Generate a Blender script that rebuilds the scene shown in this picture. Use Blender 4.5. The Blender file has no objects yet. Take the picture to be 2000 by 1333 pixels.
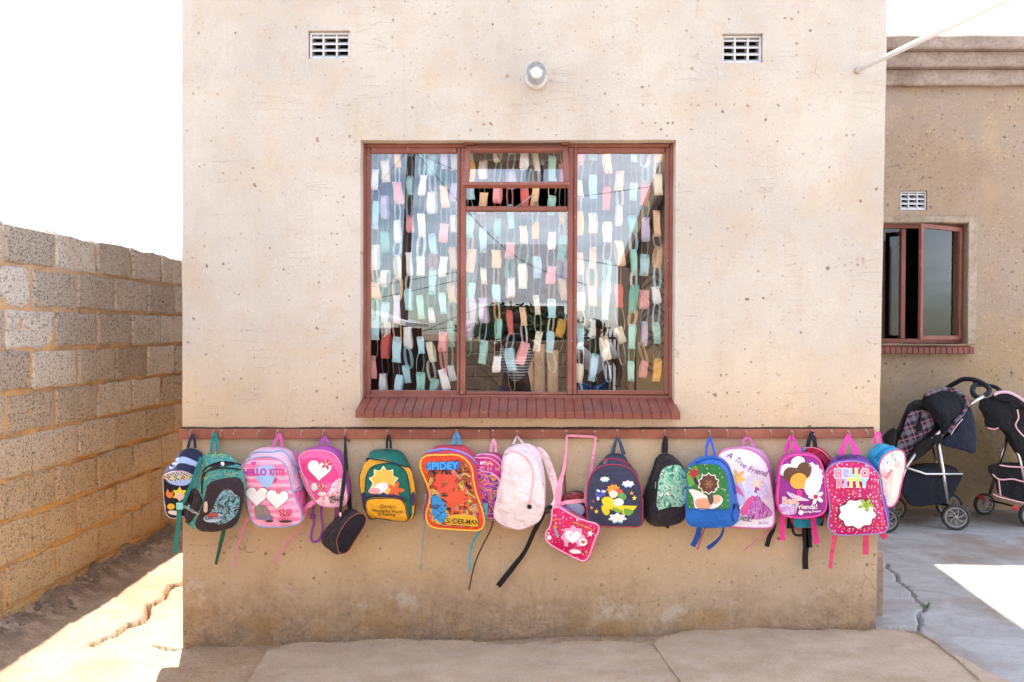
import bpy, bmesh, math, random
from mathutils import Vector, Matrix, Euler, noise
from mathutils.bvhtree import BVHTree
import numpy as np

S = bpy.context.scene
COL = S.collection
PI = math.pi
random.seed(7)

# ------------------------------------------------------------------ camera
cam_d = bpy.data.cameras.new('camera'); cam = bpy.data.objects.new('camera', cam_d)
COL.objects.link(cam); S.camera = cam
cam_d.sensor_width = 36; cam_d.lens = 28.0; cam_d.clip_end = 2000; cam_d.clip_start = 0.05
CAM = Vector((0, -3.85, 1.48))
PITCH, YAW, ROLL = 0.0122, 0.0193, 0.0035
RM = Matrix.Rotation(YAW, 3, 'Z') @ Matrix.Rotation(PI/2 - PITCH, 3, 'X') @ Matrix.Rotation(ROLL, 3, 'Z')
cam.location = CAM; cam.rotation_euler = RM.to_euler()

# ------------------------------------------------------------------ world, sun, exposure
SUN = Vector((-0.116, 0.335, 1.0)).normalized()       # direction towards the sun
w = bpy.data.worlds.new('World'); S.world = w; w.use_nodes = True
wn = w.node_tree; wn.nodes.clear()
sky = wn.nodes.new('ShaderNodeTexSky'); sky.sky_type = 'NISHITA'; sky.sun_disc = False
sky.sun_elevation = math.asin(SUN.z); sky.sun_rotation = math.atan2(SUN.x, SUN.y)
sky.altitude = 1200; sky.dust_density = 1.6; sky.air_density = 1.0
tc = wn.nodes.new('ShaderNodeTexCoord'); mp = wn.nodes.new('ShaderNodeMapping')
mp.inputs['Scale'].default_value = (1.0, 1.0, 3.2)
nz = wn.nodes.new('ShaderNodeTexNoise'); nz.inputs['Scale'].default_value = 2.3
nz.inputs['Detail'].default_value = 7; nz.inputs['Roughness'].default_value = 0.58
rp = wn.nodes.new('ShaderNodeValToRGB')
rp.color_ramp.elements[0].position = 0.43; rp.color_ramp.elements[0].color = (0, 0, 0, 1)
rp.color_ramp.elements[1].position = 0.70; rp.color_ramp.elements[1].color = (.85, .85, .85, 1)
mx = wn.nodes.new('ShaderNodeMix'); mx.data_type = 'RGBA'
mx.inputs['B'].default_value = (13.0, 13.4, 14.2, 1)
bg = wn.nodes.new('ShaderNodeBackground'); bg.inputs['Strength'].default_value = 0.15
wo = wn.nodes.new('ShaderNodeOutputWorld')
L = wn.links.new
L(tc.outputs['Generated'], mp.inputs[0]); L(mp.outputs[0], nz.inputs['Vector']); L(nz.outputs['Fac'], rp.inputs[0])
L(rp.outputs[0], mx.inputs['Factor']); L(sky.outputs[0], mx.inputs['A']); L(mx.outputs['Result'], bg.inputs[0]); L(bg.outputs[0], wo.inputs[0])
sd = bpy.data.lights.new('sun', 'SUN'); sd.energy = 5.0; sd.angle = math.radians(0.53); sd.color = (1, .95, .88)
so = bpy.data.objects.new('sun', sd); COL.objects.link(so)
so.rotation_euler = SUN.to_track_quat('Z', 'Y').to_euler(); so.location = (-3, 6, 12)
S.view_settings.view_transform = 'Standard'; S.view_settings.look = 'None'
S.view_settings.exposure = 1.46; S.view_settings.gamma = 1.0
S.view_settings.use_curve_mapping = False
S.render.engine = 'CYCLES'
S.cycles.max_bounces = 6; S.cycles.transparent_max_bounces = 12; S.cycles.diffuse_bounces = 3

# ------------------------------------------------------------------ helpers
F = 28.0/36*2000
def ray(px, py):
    v = RM @ Vector(((px-1000)/F, -(py-666.5)/F, -1.0)); return v
def P(px, py, Y=0.0):
    d = ray(px, py); t = (Y-CAM.y)/d.y; return CAM + d*t
def ss(a, b, x):
    t = max(0, min(1, (x-a)/(b-a))); return t*t*(3-2*t)
def gz(x, y):
    if x < -1.7: z = -.07 + (.20)*min(1, (-1.7-x)/.72)
    elif x < 1.7: z = -.07 + .11*(x+1.7)/3.4
    else: z = .04
    r = ss(1.4, 1.8, x)
    z += r*.10*ss(-.2, 1.5, y)
    if y < -1.2: z *= max(0, 1-(-1.2-y)/2)
    return z
def G(px, py, dz=0):
    z = 0.0; d = ray(px, py)
    for _ in range(12):
        p = CAM + d*((z-CAM.z)/d.z); z = gz(p.x, p.y)+dz
    return p
W = {}
def thing(name, label, cat, loc=(0, 0, 0), group=None):
    o = bpy.data.objects.new(name, None); COL.objects.link(o); o.empty_display_size = .05
    o.location = loc; o['label'] = label; o['category'] = cat
    if group: o['group'] = group
    W[o] = Vector(loc); return o
def tag(o, label, cat, group=None):
    o['label'] = label; o['category'] = cat
    if group: o['group'] = group
    return o
def mesh(name, verts, faces, mat, parent=None, smooth=False, label=None, kind=None):
    base = W[parent] if parent is not None else Vector((0, 0, 0))
    me = bpy.data.meshes.new(name)
    me.from_pydata([(v[0]-base.x, v[1]-base.y, v[2]-base.z) for v in verts], [], faces)
    if mat: me.materials.append(mat)
    if smooth: me.polygons.foreach_set('use_smooth', [True]*len(me.polygons))
    me.update()
    o = bpy.data.objects.new(name, me); COL.objects.link(o)
    if parent is not None: o.parent = parent
    W[o] = base
    if label: o['label'] = label
    if kind: o['kind'] = kind
    return o
def inst(name, me, parent, loc, rot=None, scale=None):
    o = bpy.data.objects.new(name, me); COL.objects.link(o)
    base = W[parent] if parent is not None else Vector((0, 0, 0))
    if parent is not None: o.parent = parent
    o.location = Vector(loc)-base
    if rot: o.rotation_euler = rot
    if scale: o.scale = scale
    W[o] = Vector(loc); return o
class MB:
    def __init__(s): s.v = []; s.f = []
    def add(s, v, f):
        n = len(s.v); s.v += [tuple(p) for p in v]; s.f += [tuple(i+n for i in q) for q in f]; return s
    def box(s, x0, x1, y0, y1, z0, z1, b=0.0, M=None):
        if b <= 0:
            v = [(x, y, z) for x in (x0, x1) for y in (y0, y1) for z in (z0, z1)]
            f = [(0, 1, 3, 2), (4, 6, 7, 5), (0, 4, 5, 1), (2, 3, 7, 6), (0, 2, 6, 4), (1, 5, 7, 3)]
        else:
            bm = bmesh.new(); bmesh.ops.create_cube(bm, size=1)
            for q in bm.verts: q.co = Vector(((x0+x1)/2+q.co.x*(x1-x0), (y0+y1)/2+q.co.y*(y1-y0), (z0+z1)/2+q.co.z*(z1-z0)))
            bmesh.ops.bevel(bm, geom=bm.edges[:], offset=b, segments=1, affect='EDGES', profile=.5)
            bm.verts.index_update()
            v = [q.co.copy() for q in bm.verts]; f = [[q.index for q in p.verts] for p in bm.faces]; bm.free()
        if M is not None: v = [M @ Vector(p) for p in v]
        return s.add(v, f)
    def quad(s, a, b, c, d): return s.add([a, b, c, d], [(0, 1, 2, 3)])
    def tube(s, pts, r, n=8, closed=False, caps=True):
        pts = [Vector(p) for p in pts]; m = len(pts); V = []; Fc = []; up = None
        for i, p in enumerate(pts):
            if closed: t = pts[(i+1) % m]-pts[i-1]
            else: t = pts[min(i+1, m-1)]-pts[max(i-1, 0)]
            if t.length < 1e-9: t = Vector((0, 0, 1))
            t.normalize()
            if up is None:
                up = t.cross(Vector((0, 1, 0)));
                if up.length < .1: up = t.cross(Vector((1, 0, 0)))
            up = (up - t*up.dot(t)).normalized(); q = t.cross(up)
            rr = r[i] if isinstance(r, (list, tuple)) else r
            V += [p+(up*math.cos(2*PI*k/n)+q*math.sin(2*PI*k/n))*rr for k in range(n)]
        R = m if closed else m-1
        for i in range(R):
            j = (i+1) % m
            for k in range(n): Fc.append((i*n+k, i*n+(k+1) % n, j*n+(k+1) % n, j*n+k))
        if not closed and caps: Fc += [tuple(range(n))[::-1], tuple((m-1)*n+k for k in range(n))]
        return s.add(V, Fc)
    def lathe(s, prof, M, n=24):
        V = []; Fc = []
        for r, h in prof: V += [M @ Vector((r*math.cos(2*PI*k/n), r*math.sin(2*PI*k/n), h)) for k in range(n)]
        for i in range(len(prof)-1):
            for k in range(n): Fc.append((i*n+k, i*n+(k+1) % n, (i+1)*n+(k+1) % n, (i+1)*n+k))
        return s.add(V, Fc)
    def build(s, name, mat, parent=None, smooth=False, label=None, kind=None):
        return mesh(name, s.v, s.f, mat, parent, smooth, label, kind)
def crom(pts, n=8, closed=False):
    pts = [Vector(p) for p in pts]; m = len(pts); out = []
    for i in range(m if closed else m-1):
        if closed: a, b, c, d = pts[i-1], pts[i], pts[(i+1) % m], pts[(i+2) % m]
        else: a, b, c, d = pts[max(i-1, 0)], pts[i], pts[i+1], pts[min(i+2, m-1)]
        for k in range(n):
            t = k/n
            out.append(.5*((2*b)+(c-a)*t+(2*a-5*b+4*c-d)*t*t+(3*b-a-3*c+d)*t**3))
    if not closed: out.append(pts[-1])
    return out

def s2l(c): return c/12.92 if c <= .04045 else ((c+.055)/1.055)**2.4
def H(h, k=1.0):
    h = h.lstrip('#'); return tuple(min(1, s2l(int(h[i:i+2], 16)/255)*k) for i in (0, 2, 4))+(1,)

class NT:
    def __init__(s, name):
        s.m = bpy.data.materials.new(name); s.m.use_nodes = True; s.t = s.m.node_tree; s.t.nodes.clear()
        s.out = s.t.nodes.new('ShaderNodeOutputMaterial'); s.bs = s.t.nodes.new('ShaderNodeBsdfPrincipled')
        s.l(s.bs.outputs[0], s.out.inputs[0]); s._pos = None
    def l(s, a, b): s.t.links.new(a, b)
    def setv(s, n, k, v):
        if v is None: return
        if hasattr(v, 'is_output'): s.l(v, n.inputs[k])
        else: n.inputs[k].default_value = v
    @property
    def pos(s):
        if s._pos is None: s._pos = s.t.nodes.new('ShaderNodeNewGeometry').outputs['Position']
        return s._pos
    def obj(s): return s.t.nodes.new('ShaderNodeTexCoord').outputs['Object']
    def rnd(s): return s.t.nodes.new('ShaderNodeObjectInfo').outputs['Random']
    def map(s, vec, scale=(1, 1, 1), loc=(0, 0, 0), rot=(0, 0, 0)):
        n = s.t.nodes.new('ShaderNodeMapping'); s.l(vec, n.inputs[0])
        n.inputs['Scale'].default_value = scale; s.setv(n, 'Location', loc); n.inputs['Rotation'].default_value = rot; return n.outputs[0]
    def noise(s, vec, sc, det=4, ro=.55, dist=0):
        n = s.t.nodes.new('ShaderNodeTexNoise'); s.l(vec, n.inputs['Vector'])
        n.inputs['Scale'].default_value = sc; n.inputs['Detail'].default_value = det; n.inputs['Roughness'].default_value = ro
        n.inputs['Distortion'].default_value = dist; return n.outputs['Fac']
    def vor(s, vec, sc, feat='F1', rand=1):
        n = s.t.nodes.new('ShaderNodeTexVoronoi'); s.l(vec, n.inputs['Vector']); n.feature = feat
        n.inputs['Scale'].default_value = sc; n.inputs['Randomness'].default_value = rand; return n
    def ramp(s, f, a, b, ca=(0, 0, 0, 1), cb=(1, 1, 1, 1)):
        n = s.t.nodes.new('ShaderNodeValToRGB'); s.l(f, n.inputs[0]); e = n.color_ramp.elements
        e[0].position = a; e[0].color = ca; e[1].position = b; e[1].color = cb; return n.outputs[0]
    def mr(s, f, a, b, c=0, d=1):
        n = s.t.nodes.new('ShaderNodeMapRange'); s.setv(n, 0, f)
        for i, v in enumerate((a, b, c, d)): n.inputs[i+1].default_value = v
        return n.outputs[0]
    def math(s, op, a, b=None, c=None):
        n = s.t.nodes.new('ShaderNodeMath'); n.operation = op; s.setv(n, 0, a); s.setv(n, 1, b); s.setv(n, 2, c); return n.outputs[0]
    def sep(s, v):
        n = s.t.nodes.new('ShaderNodeSeparateXYZ'); s.l(v, n.inputs[0]); return n.outputs
    def mix(s, f, a, b, mode='MIX'):
        n = s.t.nodes.new('ShaderNodeMix'); n.data_type = 'RGBA'; n.blend_type = mode
        s.setv(n, 'Factor', f); s.setv(n, 'A', a); s.setv(n, 'B', b); return n.outputs['Result']
    def bump(s, h, dist=.002, st=1, nrm=None):
        n = s.t.nodes.new('ShaderNodeBump'); s.l(h, n.inputs['Height']); n.inputs['Distance'].default_value = dist
        n.inputs['Strength'].default_value = st
        if nrm is not None: s.l(nrm, n.inputs['Normal'])
        return n.outputs[0]
    def fin(s, col=None, rough=None, nrm=None, spec=None, **kw):
        s.setv(s.bs, 'Base Color', col); s.setv(s.bs, 'Roughness', rough); s.setv(s.bs, 'Specular IOR Level', spec)
        if nrm is not None: s.l(nrm, s.bs.inputs['Normal'])
        for k, v in kw.items(): s.setv(s.bs, k, v)
        return s.m

# ------------------------------------------------------------------ materials of the setting
def plaster(name, top, low, zsplit, stain=True, pit=1.0):
    t = NT(name); p = t.pos; x, y, z = t.sep(p)[:3]
    n1 = t.noise(p, 1.3, 6, .6); n2 = t.noise(p, 9, 5, .65); n3 = t.noise(p, 60, 3, .7)
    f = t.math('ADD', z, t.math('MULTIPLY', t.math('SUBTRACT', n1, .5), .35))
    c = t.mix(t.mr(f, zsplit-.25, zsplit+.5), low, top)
    c = t.mix(t.mr(n1, .35, .68), c, t.mix(.5, c, (.36, .33, .31, 1)))
    c = t.mix(t.mr(n2, .5, .8, 0, .4), c, H('#b89a78'))
    gr0 = t.noise(p, 170, 4, .8); c = t.mix(t.mr(gr0, .5, .75, 0, .45), c, H('#8f7860')); c = t.mix(t.mr(t.noise(p, 120, 3, .8), .56, .75, 0, .5), c, H('#efe6da'))
    c = t.mix(t.mr(t.noise(p, 24, 3, .6), .6, .8, 0, .25), c, H('#b9a48c'))
    c = t.mix(t.mr(n3, .58, .8, 0, .22), c, (.25, .18, .13, 1), 'MULTIPLY')
    stv = t.noise(t.map(p, (16, 1, 1.1)), 1.3, 4, .6); c = t.mix(t.mr(stv, .54, .78, 0, .16), c, H('#ab8f70'))
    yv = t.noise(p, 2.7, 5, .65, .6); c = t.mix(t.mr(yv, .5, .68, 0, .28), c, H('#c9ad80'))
    # small stones and pits in the plaster
    def spots(sc, r, keep, soft=.09, warp=.15):
        q = t.t.nodes.new('ShaderNodeVectorMath'); q.operation = 'ADD'; t.l(t.map(p, rot=(PI/2, 0, 0)), q.inputs[0])
        nn = t.t.nodes.new('ShaderNodeTexNoise'); nn.inputs['Scale'].default_value = sc*2.5; t.l(p, nn.inputs['Vector'])
        mm = t.t.nodes.new('ShaderNodeVectorMath'); mm.operation = 'SCALE'; t.l(nn.outputs['Color'], mm.inputs[0]); mm.inputs['Scale'].default_value = warp/sc*3
        t.l(mm.outputs[0], q.inputs[1])
        v = t.vor(q.outputs[0], sc); v.voronoi_dimensions = '2D'
        cr = t.sep(v.outputs['Color'])
        size = t.math('MULTIPLY', t.math('POWER', cr[1], 2.2 if pit == 1 else 1.4), r*(1.05 if pit == 1 else 1.5))
        a = t.mr(t.math('SUBTRACT', v.outputs['Distance'], size), 0, r*soft, 1, 0)
        return t.math('MULTIPLY', a, t.math('GREATER_THAN', cr[0], keep)), cr[2]
    big, br = spots(13, .11, 1-.09*pit**2); med, mr_ = spots(34, .23, 1-.22*pit**2); sm, sr = spots(90, .32, 1-.09*pit**1.5)
    gv = t.mr(t.noise(p, 2.1, 3), .38, .6)
    med = t.math('MULTIPLY', med, gv)
    dark = t.mix(br, (.13, .085, .06, 1), (.38, .24, .13, 1))
    c = t.mix(t.math('MULTIPLY', big, .8), c, dark)
    c = t.mix(t.math('MULTIPLY', med, .8), c, t.mix(mr_, (.10, .07, .05, 1), (.5, .36, .24, 1)))
    c = t.mix(t.math('MULTIPLY', sm, .5*pit), c, t.mix(sr, (.14, .11, .1, 1), (.62, .5, .38, 1)))
    # trowel scratches
    sv = t.map(p, (1, 1, 9), rot=(0, .5, 0)); s1 = t.noise(sv, 2.2, 2, .4)
    s1 = t.mr(t.math('ABSOLUTE', t.math('SUBTRACT', s1, .5)), 0, .004, 1, 0)
    s1 = t.math('MULTIPLY', s1, t.mr(t.noise(p, 3.3, 2), .55, .62))
    c = t.mix(t.math('MULTIPLY', s1, .25), c, (.22, .15, .1, 1))
    # fine cracks
    cv = t.vor(t.map(p, (1, 1, 1)), 1.7, 'DISTANCE_TO_EDGE')
    q = t.t.nodes.new('ShaderNodeVectorMath'); q.operation = 'ADD'; t.l(p, q.inputs[0])
    nn = t.t.nodes.new('ShaderNodeTexNoise'); nn.inputs['Scale'].default_value = 5; nn.inputs['Detail'].default_value = 6; t.l(p, nn.inputs['Vector'])
    mm = t.t.nodes.new('ShaderNodeVectorMath'); mm.operation = 'SCALE'; t.l(nn.outputs['Color'], mm.inputs[0]); mm.inputs['Scale'].default_value = .35
    t.l(mm.outputs[0], q.inputs[1]); t.l(q.outputs[0], cv.inputs['Vector'])
    ck = t.math('MULTIPLY', t.mr(cv.outputs['Distance'], 0, .006, 1, 0), t.mr(t.noise(p, 1.9, 2), .60, .68))
    c = t.mix(t.math('MULTIPLY', ck, .6), c, (.15, .1, .07, 1))
    h = t.math('ADD', t.math('MULTIPLY', n2, .6), t.math('MULTIPLY', n3, .35))
    if stain:
        zz = t.math('ADD', z, t.math('MULTIPLY', t.math('SUBTRACT', t.noise(p, 2.6, 5, .6), .5), .5))
        c = t.mix(t.mr(zz, .10, .38, .8, 0), c, t.mix(t.mr(t.noise(p, 16, 6, .75), .4, .62), H('#ab9075'), H('#86705a')))
        yl = t.math('MULTIPLY', t.mr(zz, .05, .2, 1, 0), t.mr(t.noise(p, 3.7, 4, .6), .48, .6))
        c = t.mix(t.math('MULTIPLY', yl, .7), c, H('#a88550'))
        wh = t.math('MULTIPLY', t.mr(t.math('ABSOLUTE', t.math('SUBTRACT', zz, .17)), .02, .09, 1, 0), t.mr(t.noise(p, 4.6, 5, .7), .54, .62))
        c = t.mix(t.math('MULTIPLY', wh, .55), c, H('#c9bbaa'))
        gr = t.math('MULTIPLY', t.mr(zz, -.02, .1, 1, 0), t.mr(t.noise(p, 5.2, 5, .75), .42, .6))
        c = t.mix(t.math('MULTIPLY', gr, .6), c, H('#6a5d52'))
        c = t.mix(t.math('MULTIPLY', t.mr(zz, .0, .4, 1, 0), t.mr(t.noise(p, 60, 5, .8), .5, .65, 0, .5)), c, H('#5d4f44'))
        h = t.math('ADD', h, t.math('MULTIPLY', t.math('MULTIPLY', t.mr(zz, .05, .3, 1, 0), t.noise(p, 30, 6, .7)), 2.2))
    h = t.math('SUBTRACT', h, t.math('MULTIPLY', big, 1.2*pit)); h = t.math('SUBTRACT', h, t.math('MULTIPLY', med, .9*pit))
    h = t.math('SUBTRACT', h, t.math('MULTIPLY', t.math('ADD', s1, ck), .5)); h = t.math('ADD', h, t.math('MULTIPLY', n1, 3))
    return t.fin(c, .93, t.bump(h, .0035, .8), .2)
M_wall = plaster('wall_plaster', H('#cec6b8'), H('#d6b588'), 1.0)  # warm ground bounce painted into the lower wall colour
M_wall2 = plaster('rough_wall_plaster', H('#a38a70'), H('#a98a5c'), 1.2, stain=False, pit=1.5)
def cement(name, a, b, bumpd=.003, sc=1.0):
    t = NT(name); p = t.pos
    c = t.mix(t.mr(t.noise(p, 4*sc, 6, .65), .35, .68), a, b)
    c = t.mix(t.mr(t.noise(p, 40*sc, 4, .7), .45, .75, 0, .5), c, (.09, .07, .06, 1))
    v = t.vor(p, 90*sc); k = t.math('MULTIPLY', t.mr(v.outputs['Distance'], .12, .3, 1, 0), t.math('GREATER_THAN', t.sep(v.outputs['Color'])[0], .7))
    c = t.mix(t.math('MULTIPLY', k, .5), c, (.12, .09, .07, 1))
    return t.fin(c, .95, t.bump(t.noise(p, 35*sc, 6, .7), bumpd), .2)
M_cem = cement('cornice_cement', H('#b5a294'), H('#8f7c6c'))
M_stone = cement('rubble_stone', H('#9a8471'), H('#6b5a4c'))
def blockmat():
    t = NT('breeze_block'); o = t.pos; r = t.rnd(); z = t.sep(o)[2]
    b = t.noise(o, 8, 3, .6); g = t.noise(o, 120, 4, .8)
    c = t.mix(r, H('#ece6dd'), H('#b6ab9f'))
    c = t.mix(t.mr(t.math('ADD', z, t.math('MULTIPLY', b, .5)), .8, 1.75, .85, 0), c, H('#d9b27a'))  # lower blocks warmer: ground bounce painted into their colour
    c = t.mix(t.mr(b, .5, .75, 0, .35), c, H('#b9976c'))
    c = t.mix(t.mr(g, .45, .62, 0, .6), c, H('#857a6f'))
    c = t.mix(t.mr(t.noise(o, 95, 3, .8), .56, .7, 0, .6), c, (.80, .76, .70, 1))
    # holes left by loose aggregate
    nn = t.t.nodes.new('ShaderNodeTexNoise'); nn.inputs['Scale'].default_value = 60; t.l(o, nn.inputs['Vector'])
    mm = t.t.nodes.new('ShaderNodeVectorMath'); mm.operation = 'SCALE'; t.l(nn.outputs['Color'], mm.inputs[0]); mm.inputs['Scale'].default_value = .012
    qq = t.t.nodes.new('ShaderNodeVectorMath'); qq.operation = 'ADD'; t.l(o, qq.inputs[0]); t.l(mm.outputs[0], qq.inputs[1])
    v = t.vor(t.map(qq.outputs[0], rot=(0, PI/2, 0)), 62); v.voronoi_dimensions = '2D'; cc = t.sep(v.outputs['Color'])
    d = t.math('MULTIPLY', t.mr(t.math('SUBTRACT', v.outputs['Distance'], t.math('MULTIPLY', cc[1], .34)), 0, .08, 1, 0), t.math('GREATER_THAN', t.math('ADD', cc[0], t.math('MULTIPLY_ADD', t.noise(o, 9, 4), 1.9, t.math('MULTIPLY', r, .4))), 1.52))
    c = t.mix(t.math('MULTIPLY', d, .5), c, (.11, .09, .075, 1))
    low = t.mr(t.math('ADD', z, t.math('MULTIPLY', b, .3)), .15, .6, .6, 0)
    c = t.mix(low, c, H('#ac8a54'))
    h = t.math('SUBTRACT', t.math('ADD', t.noise(o, 30, 5, .7), t.math('MULTIPLY', g, .5)), t.math('MULTIPLY', d, .8))
    return t.fin(c, .97, t.bump(h, .010), .1)
M_block = blockmat()
def mortar():
    t = NT('sandy_mortar'); o = t.pos
    c = t.mix(t.mr(t.noise(o, 7, 5, .6), .35, .7), H('#dba763'), H('#bb8744'))
    c = t.mix(t.mr(t.sep(o)[2], .8, 1.95, 0, .8), c, H('#cdb7a0')); c = t.mix(t.mr(t.noise(o, 22, 5, .7), .5, .65, 0, .5), c, H('#a08c78'))
    c = t.mix(t.mr(t.noise(o, 60, 4, .7), .5, .75, 0, .5), c, (.2, .12, .06, 1))
    return t.fin(c, .97, t.bump(t.noise(o, 45, 5, .7), .004), .1)
M_mortar = mortar()
def dirt():
    t = NT('sandy_dirt'); o = t.pos; x = t.sep(o)[0]
    n = t.noise(o, 3, 6, .62)
    c = t.mix(t.mr(n, .35, .68), H('#bda284'), H('#9c8068'))
    c = t.mix(t.mr(t.noise(o, 1.4, 4, .6), .45, .6, 0, .65), c, H('#b7a693'))
    c = t.mix(t.mr(t.noise(o, 70, 5, .8), .48, .66, 0, .6), c, (.16, .11, .08, 1))
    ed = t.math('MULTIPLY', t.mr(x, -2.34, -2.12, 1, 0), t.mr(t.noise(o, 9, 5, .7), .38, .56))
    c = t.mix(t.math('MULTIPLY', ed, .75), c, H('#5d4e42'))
    h = t.math('ADD', t.noise(o, 14, 6, .65), t.math('MULTIPLY', t.noise(o, 90, 3, .7), .3))
    return t.fin(c, .97, t.bump(h, .012), .1)
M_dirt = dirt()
def concrete():
    t = NT('smooth_grey_concrete'); o = t.pos
    st = t.noise(t.map(o, (1.2, 2.6, 1), rot=(0, 0, .35)), 2.6, 7, .7, 1.2)
    c = t.mix(t.mr(st, .36, .66), H('#b3b0ae'), H('#9c9895'))
    c = t.mix(t.mr(t.noise(o, 2.2, 5, .6), .46, .64, 0, .8), c, H('#8f7f70'))
    c = t.mix(t.mr(t.noise(o, 70, 4, .7), .52, .74, 0, .4), c, (.16, .14, .13, 1))
    c = t.mix(t.math('MULTIPLY', t.mr(t.sep(o)[1], 1.5, 2.15, 0, 1), t.mr(t.noise(o, 6, 5), .4, .6, .3, .9)), c, H('#7d6d5c'))
    return t.fin(c, .82, t.bump(t.math('ADD', st, t.noise(o, 25, 5, .6)), .004), .3)
M_conc = concrete()
def carpet():
    t = NT('worn_tan_carpet'); o = t.pos
    c = t.mix(t.mr(t.noise(t.map(o, (1, 2.5, 1)), 2.4, 5, .6), .36, .66), H('#b79d7e'), H('#9f8463'))
    c = t.mix(t.mr(t.noise(o, 7, 5, .65), .5, .68, 0, .4), c, H('#c9b49c'))
    c = t.mix(t.mr(t.noise(o, 170, 3, .85), .45, .7, 0, .6), c, (.20, .13, .09, 1)); c = t.mix(t.mr(t.noise(o, 90, 3, .8), .55, .75, 0, .5), c, H('#dccab4'))
    return t.fin(c, 1.0, t.bump(t.math('ADD', t.noise(o, 220, 2), t.math('MULTIPLY', t.noise(o, 8, 4), 2)), .003), .05, **{'Sheen Weight': .4})
M_carpet = carpet()
def paintm(name, c1, c2, rough=.5, chip=None, spec=.4, bsc=30, bd=.0008):
    t = NT(name); o = t.pos
    c = t.mix(t.mr(t.noise(o, 6, 5, .6), .35, .7), c1, c2)
    if chip: c = t.mix(t.mr(t.noise(o, 45, 5, .7), .62, .68), c, chip)
    return t.fin(c, rough, t.bump(t.noise(o, bsc, 4, .6), bd), spec)
M_red = paintm('oxide_red_paint', H('#8f5a4b'), H('#7c463a'), .42, H('#b3857a'))
M_rail = paintm('painted_wood_rail', H('#a0634c'), H('#82493a'), .6, H('#6d3a2e'), bsc=14, bd=.0015)
M_sill = paintm('polished_red_sill_tile', H('#874d40'), H('#6c3b33'), .38, H('#b06a45'), bd=.0012)
M_sillm = paintm('sill_joint', H('#7a4a3e'), H('#653c33'), .9)
M_white = paintm('white_painted_metal', H('#f4f3f0'), H('#e8e6e2'), .35)
M_ventw = paintm('white_vent_plastic', H('#dcdcdc'), H('#c6c6c4'), .6)
M_dark = paintm('dark_void', (.015, .013, .012, 1), (.03, .025, .02, 1), .9)
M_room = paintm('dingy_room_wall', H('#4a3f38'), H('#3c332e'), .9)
M_chrome = NT('bare_steel').fin((.62, .6, .58, 1), .3, Metallic=1.0)
M_brass = NT('dull_hook_metal').fin((.42, .36, .33, 1), .4, Metallic=.8)
M_strip = paintm('dark_strip', H('#3a2a24'), H('#6b5648'), .95)
def glass(name='window_glass', refl=1.0, wavy=True, thin=True, tint=(.97, .98, .98, 1)):
    m = bpy.data.materials.new(name); m.use_nodes = True; t = m.node_tree; t.nodes.clear()
    o = t.nodes.new('ShaderNodeOutputMaterial'); a = t.nodes.new('ShaderNodeBsdfTransparent'); b = t.nodes.new('ShaderNodeBsdfGlossy')
    a.inputs[0].default_value = tint; b.inputs['Roughness'].default_value = .0; b.inputs[0].default_value = (1, 1, 1, 1)
    fr = t.nodes.new('ShaderNodeFresnel'); fr.inputs[0].default_value = 1.52
    mt = t.nodes.new('ShaderNodeMath'); mt.operation = 'MULTIPLY_ADD'; mt.inputs[1].default_value = 2.1*refl; mt.inputs[2].default_value = .015*refl; mt.use_clamp = True
    nz_ = t.nodes.new('ShaderNodeTexNoise'); nz_.inputs['Scale'].default_value = 1.6; nz_.inputs['Detail'].default_value = 0; bp = t.nodes.new('ShaderNodeBump'); bp.inputs['Distance'].default_value = .00022
    t.links.new(nz_.outputs[0], bp.inputs['Height']); wavy and t.links.new(bp.outputs[0], b.inputs['Normal'])
    gm = t.nodes.new('ShaderNodeNewGeometry'); t.links.new(gm.outputs['Position'], nz_.inputs['Vector'])
    x = t.nodes.new('ShaderNodeMixShader'); t.links.new(fr.outputs[0], mt.inputs[0]); bf = t.nodes.new('ShaderNodeMath'); bf.operation = 'SUBTRACT'; bf.inputs[0].default_value = 1; t.links.new(gm.outputs['Backfacing'], bf.inputs[1]); mf = t.nodes.new('ShaderNodeMath'); mf.operation = 'MULTIPLY'; t.links.new(mt.outputs[0], mf.inputs[0]); t.links.new(bf.outputs[0], mf.inputs[1]); t.links.new((mf if thin else mt).outputs[0], x.inputs[0])
    t.links.new(a.outputs[0], x.inputs[1]); t.links.new(b.outputs[0], x.inputs[2]); t.links.new(x.outputs[0], o.inputs[0]); return m
M_glass = glass('window_glass', 1.6)
M_jar = glass('lamp_jar_glass', .8, False, False); M_glass2 = glass('flat_window_glass', .4, False)

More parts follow.
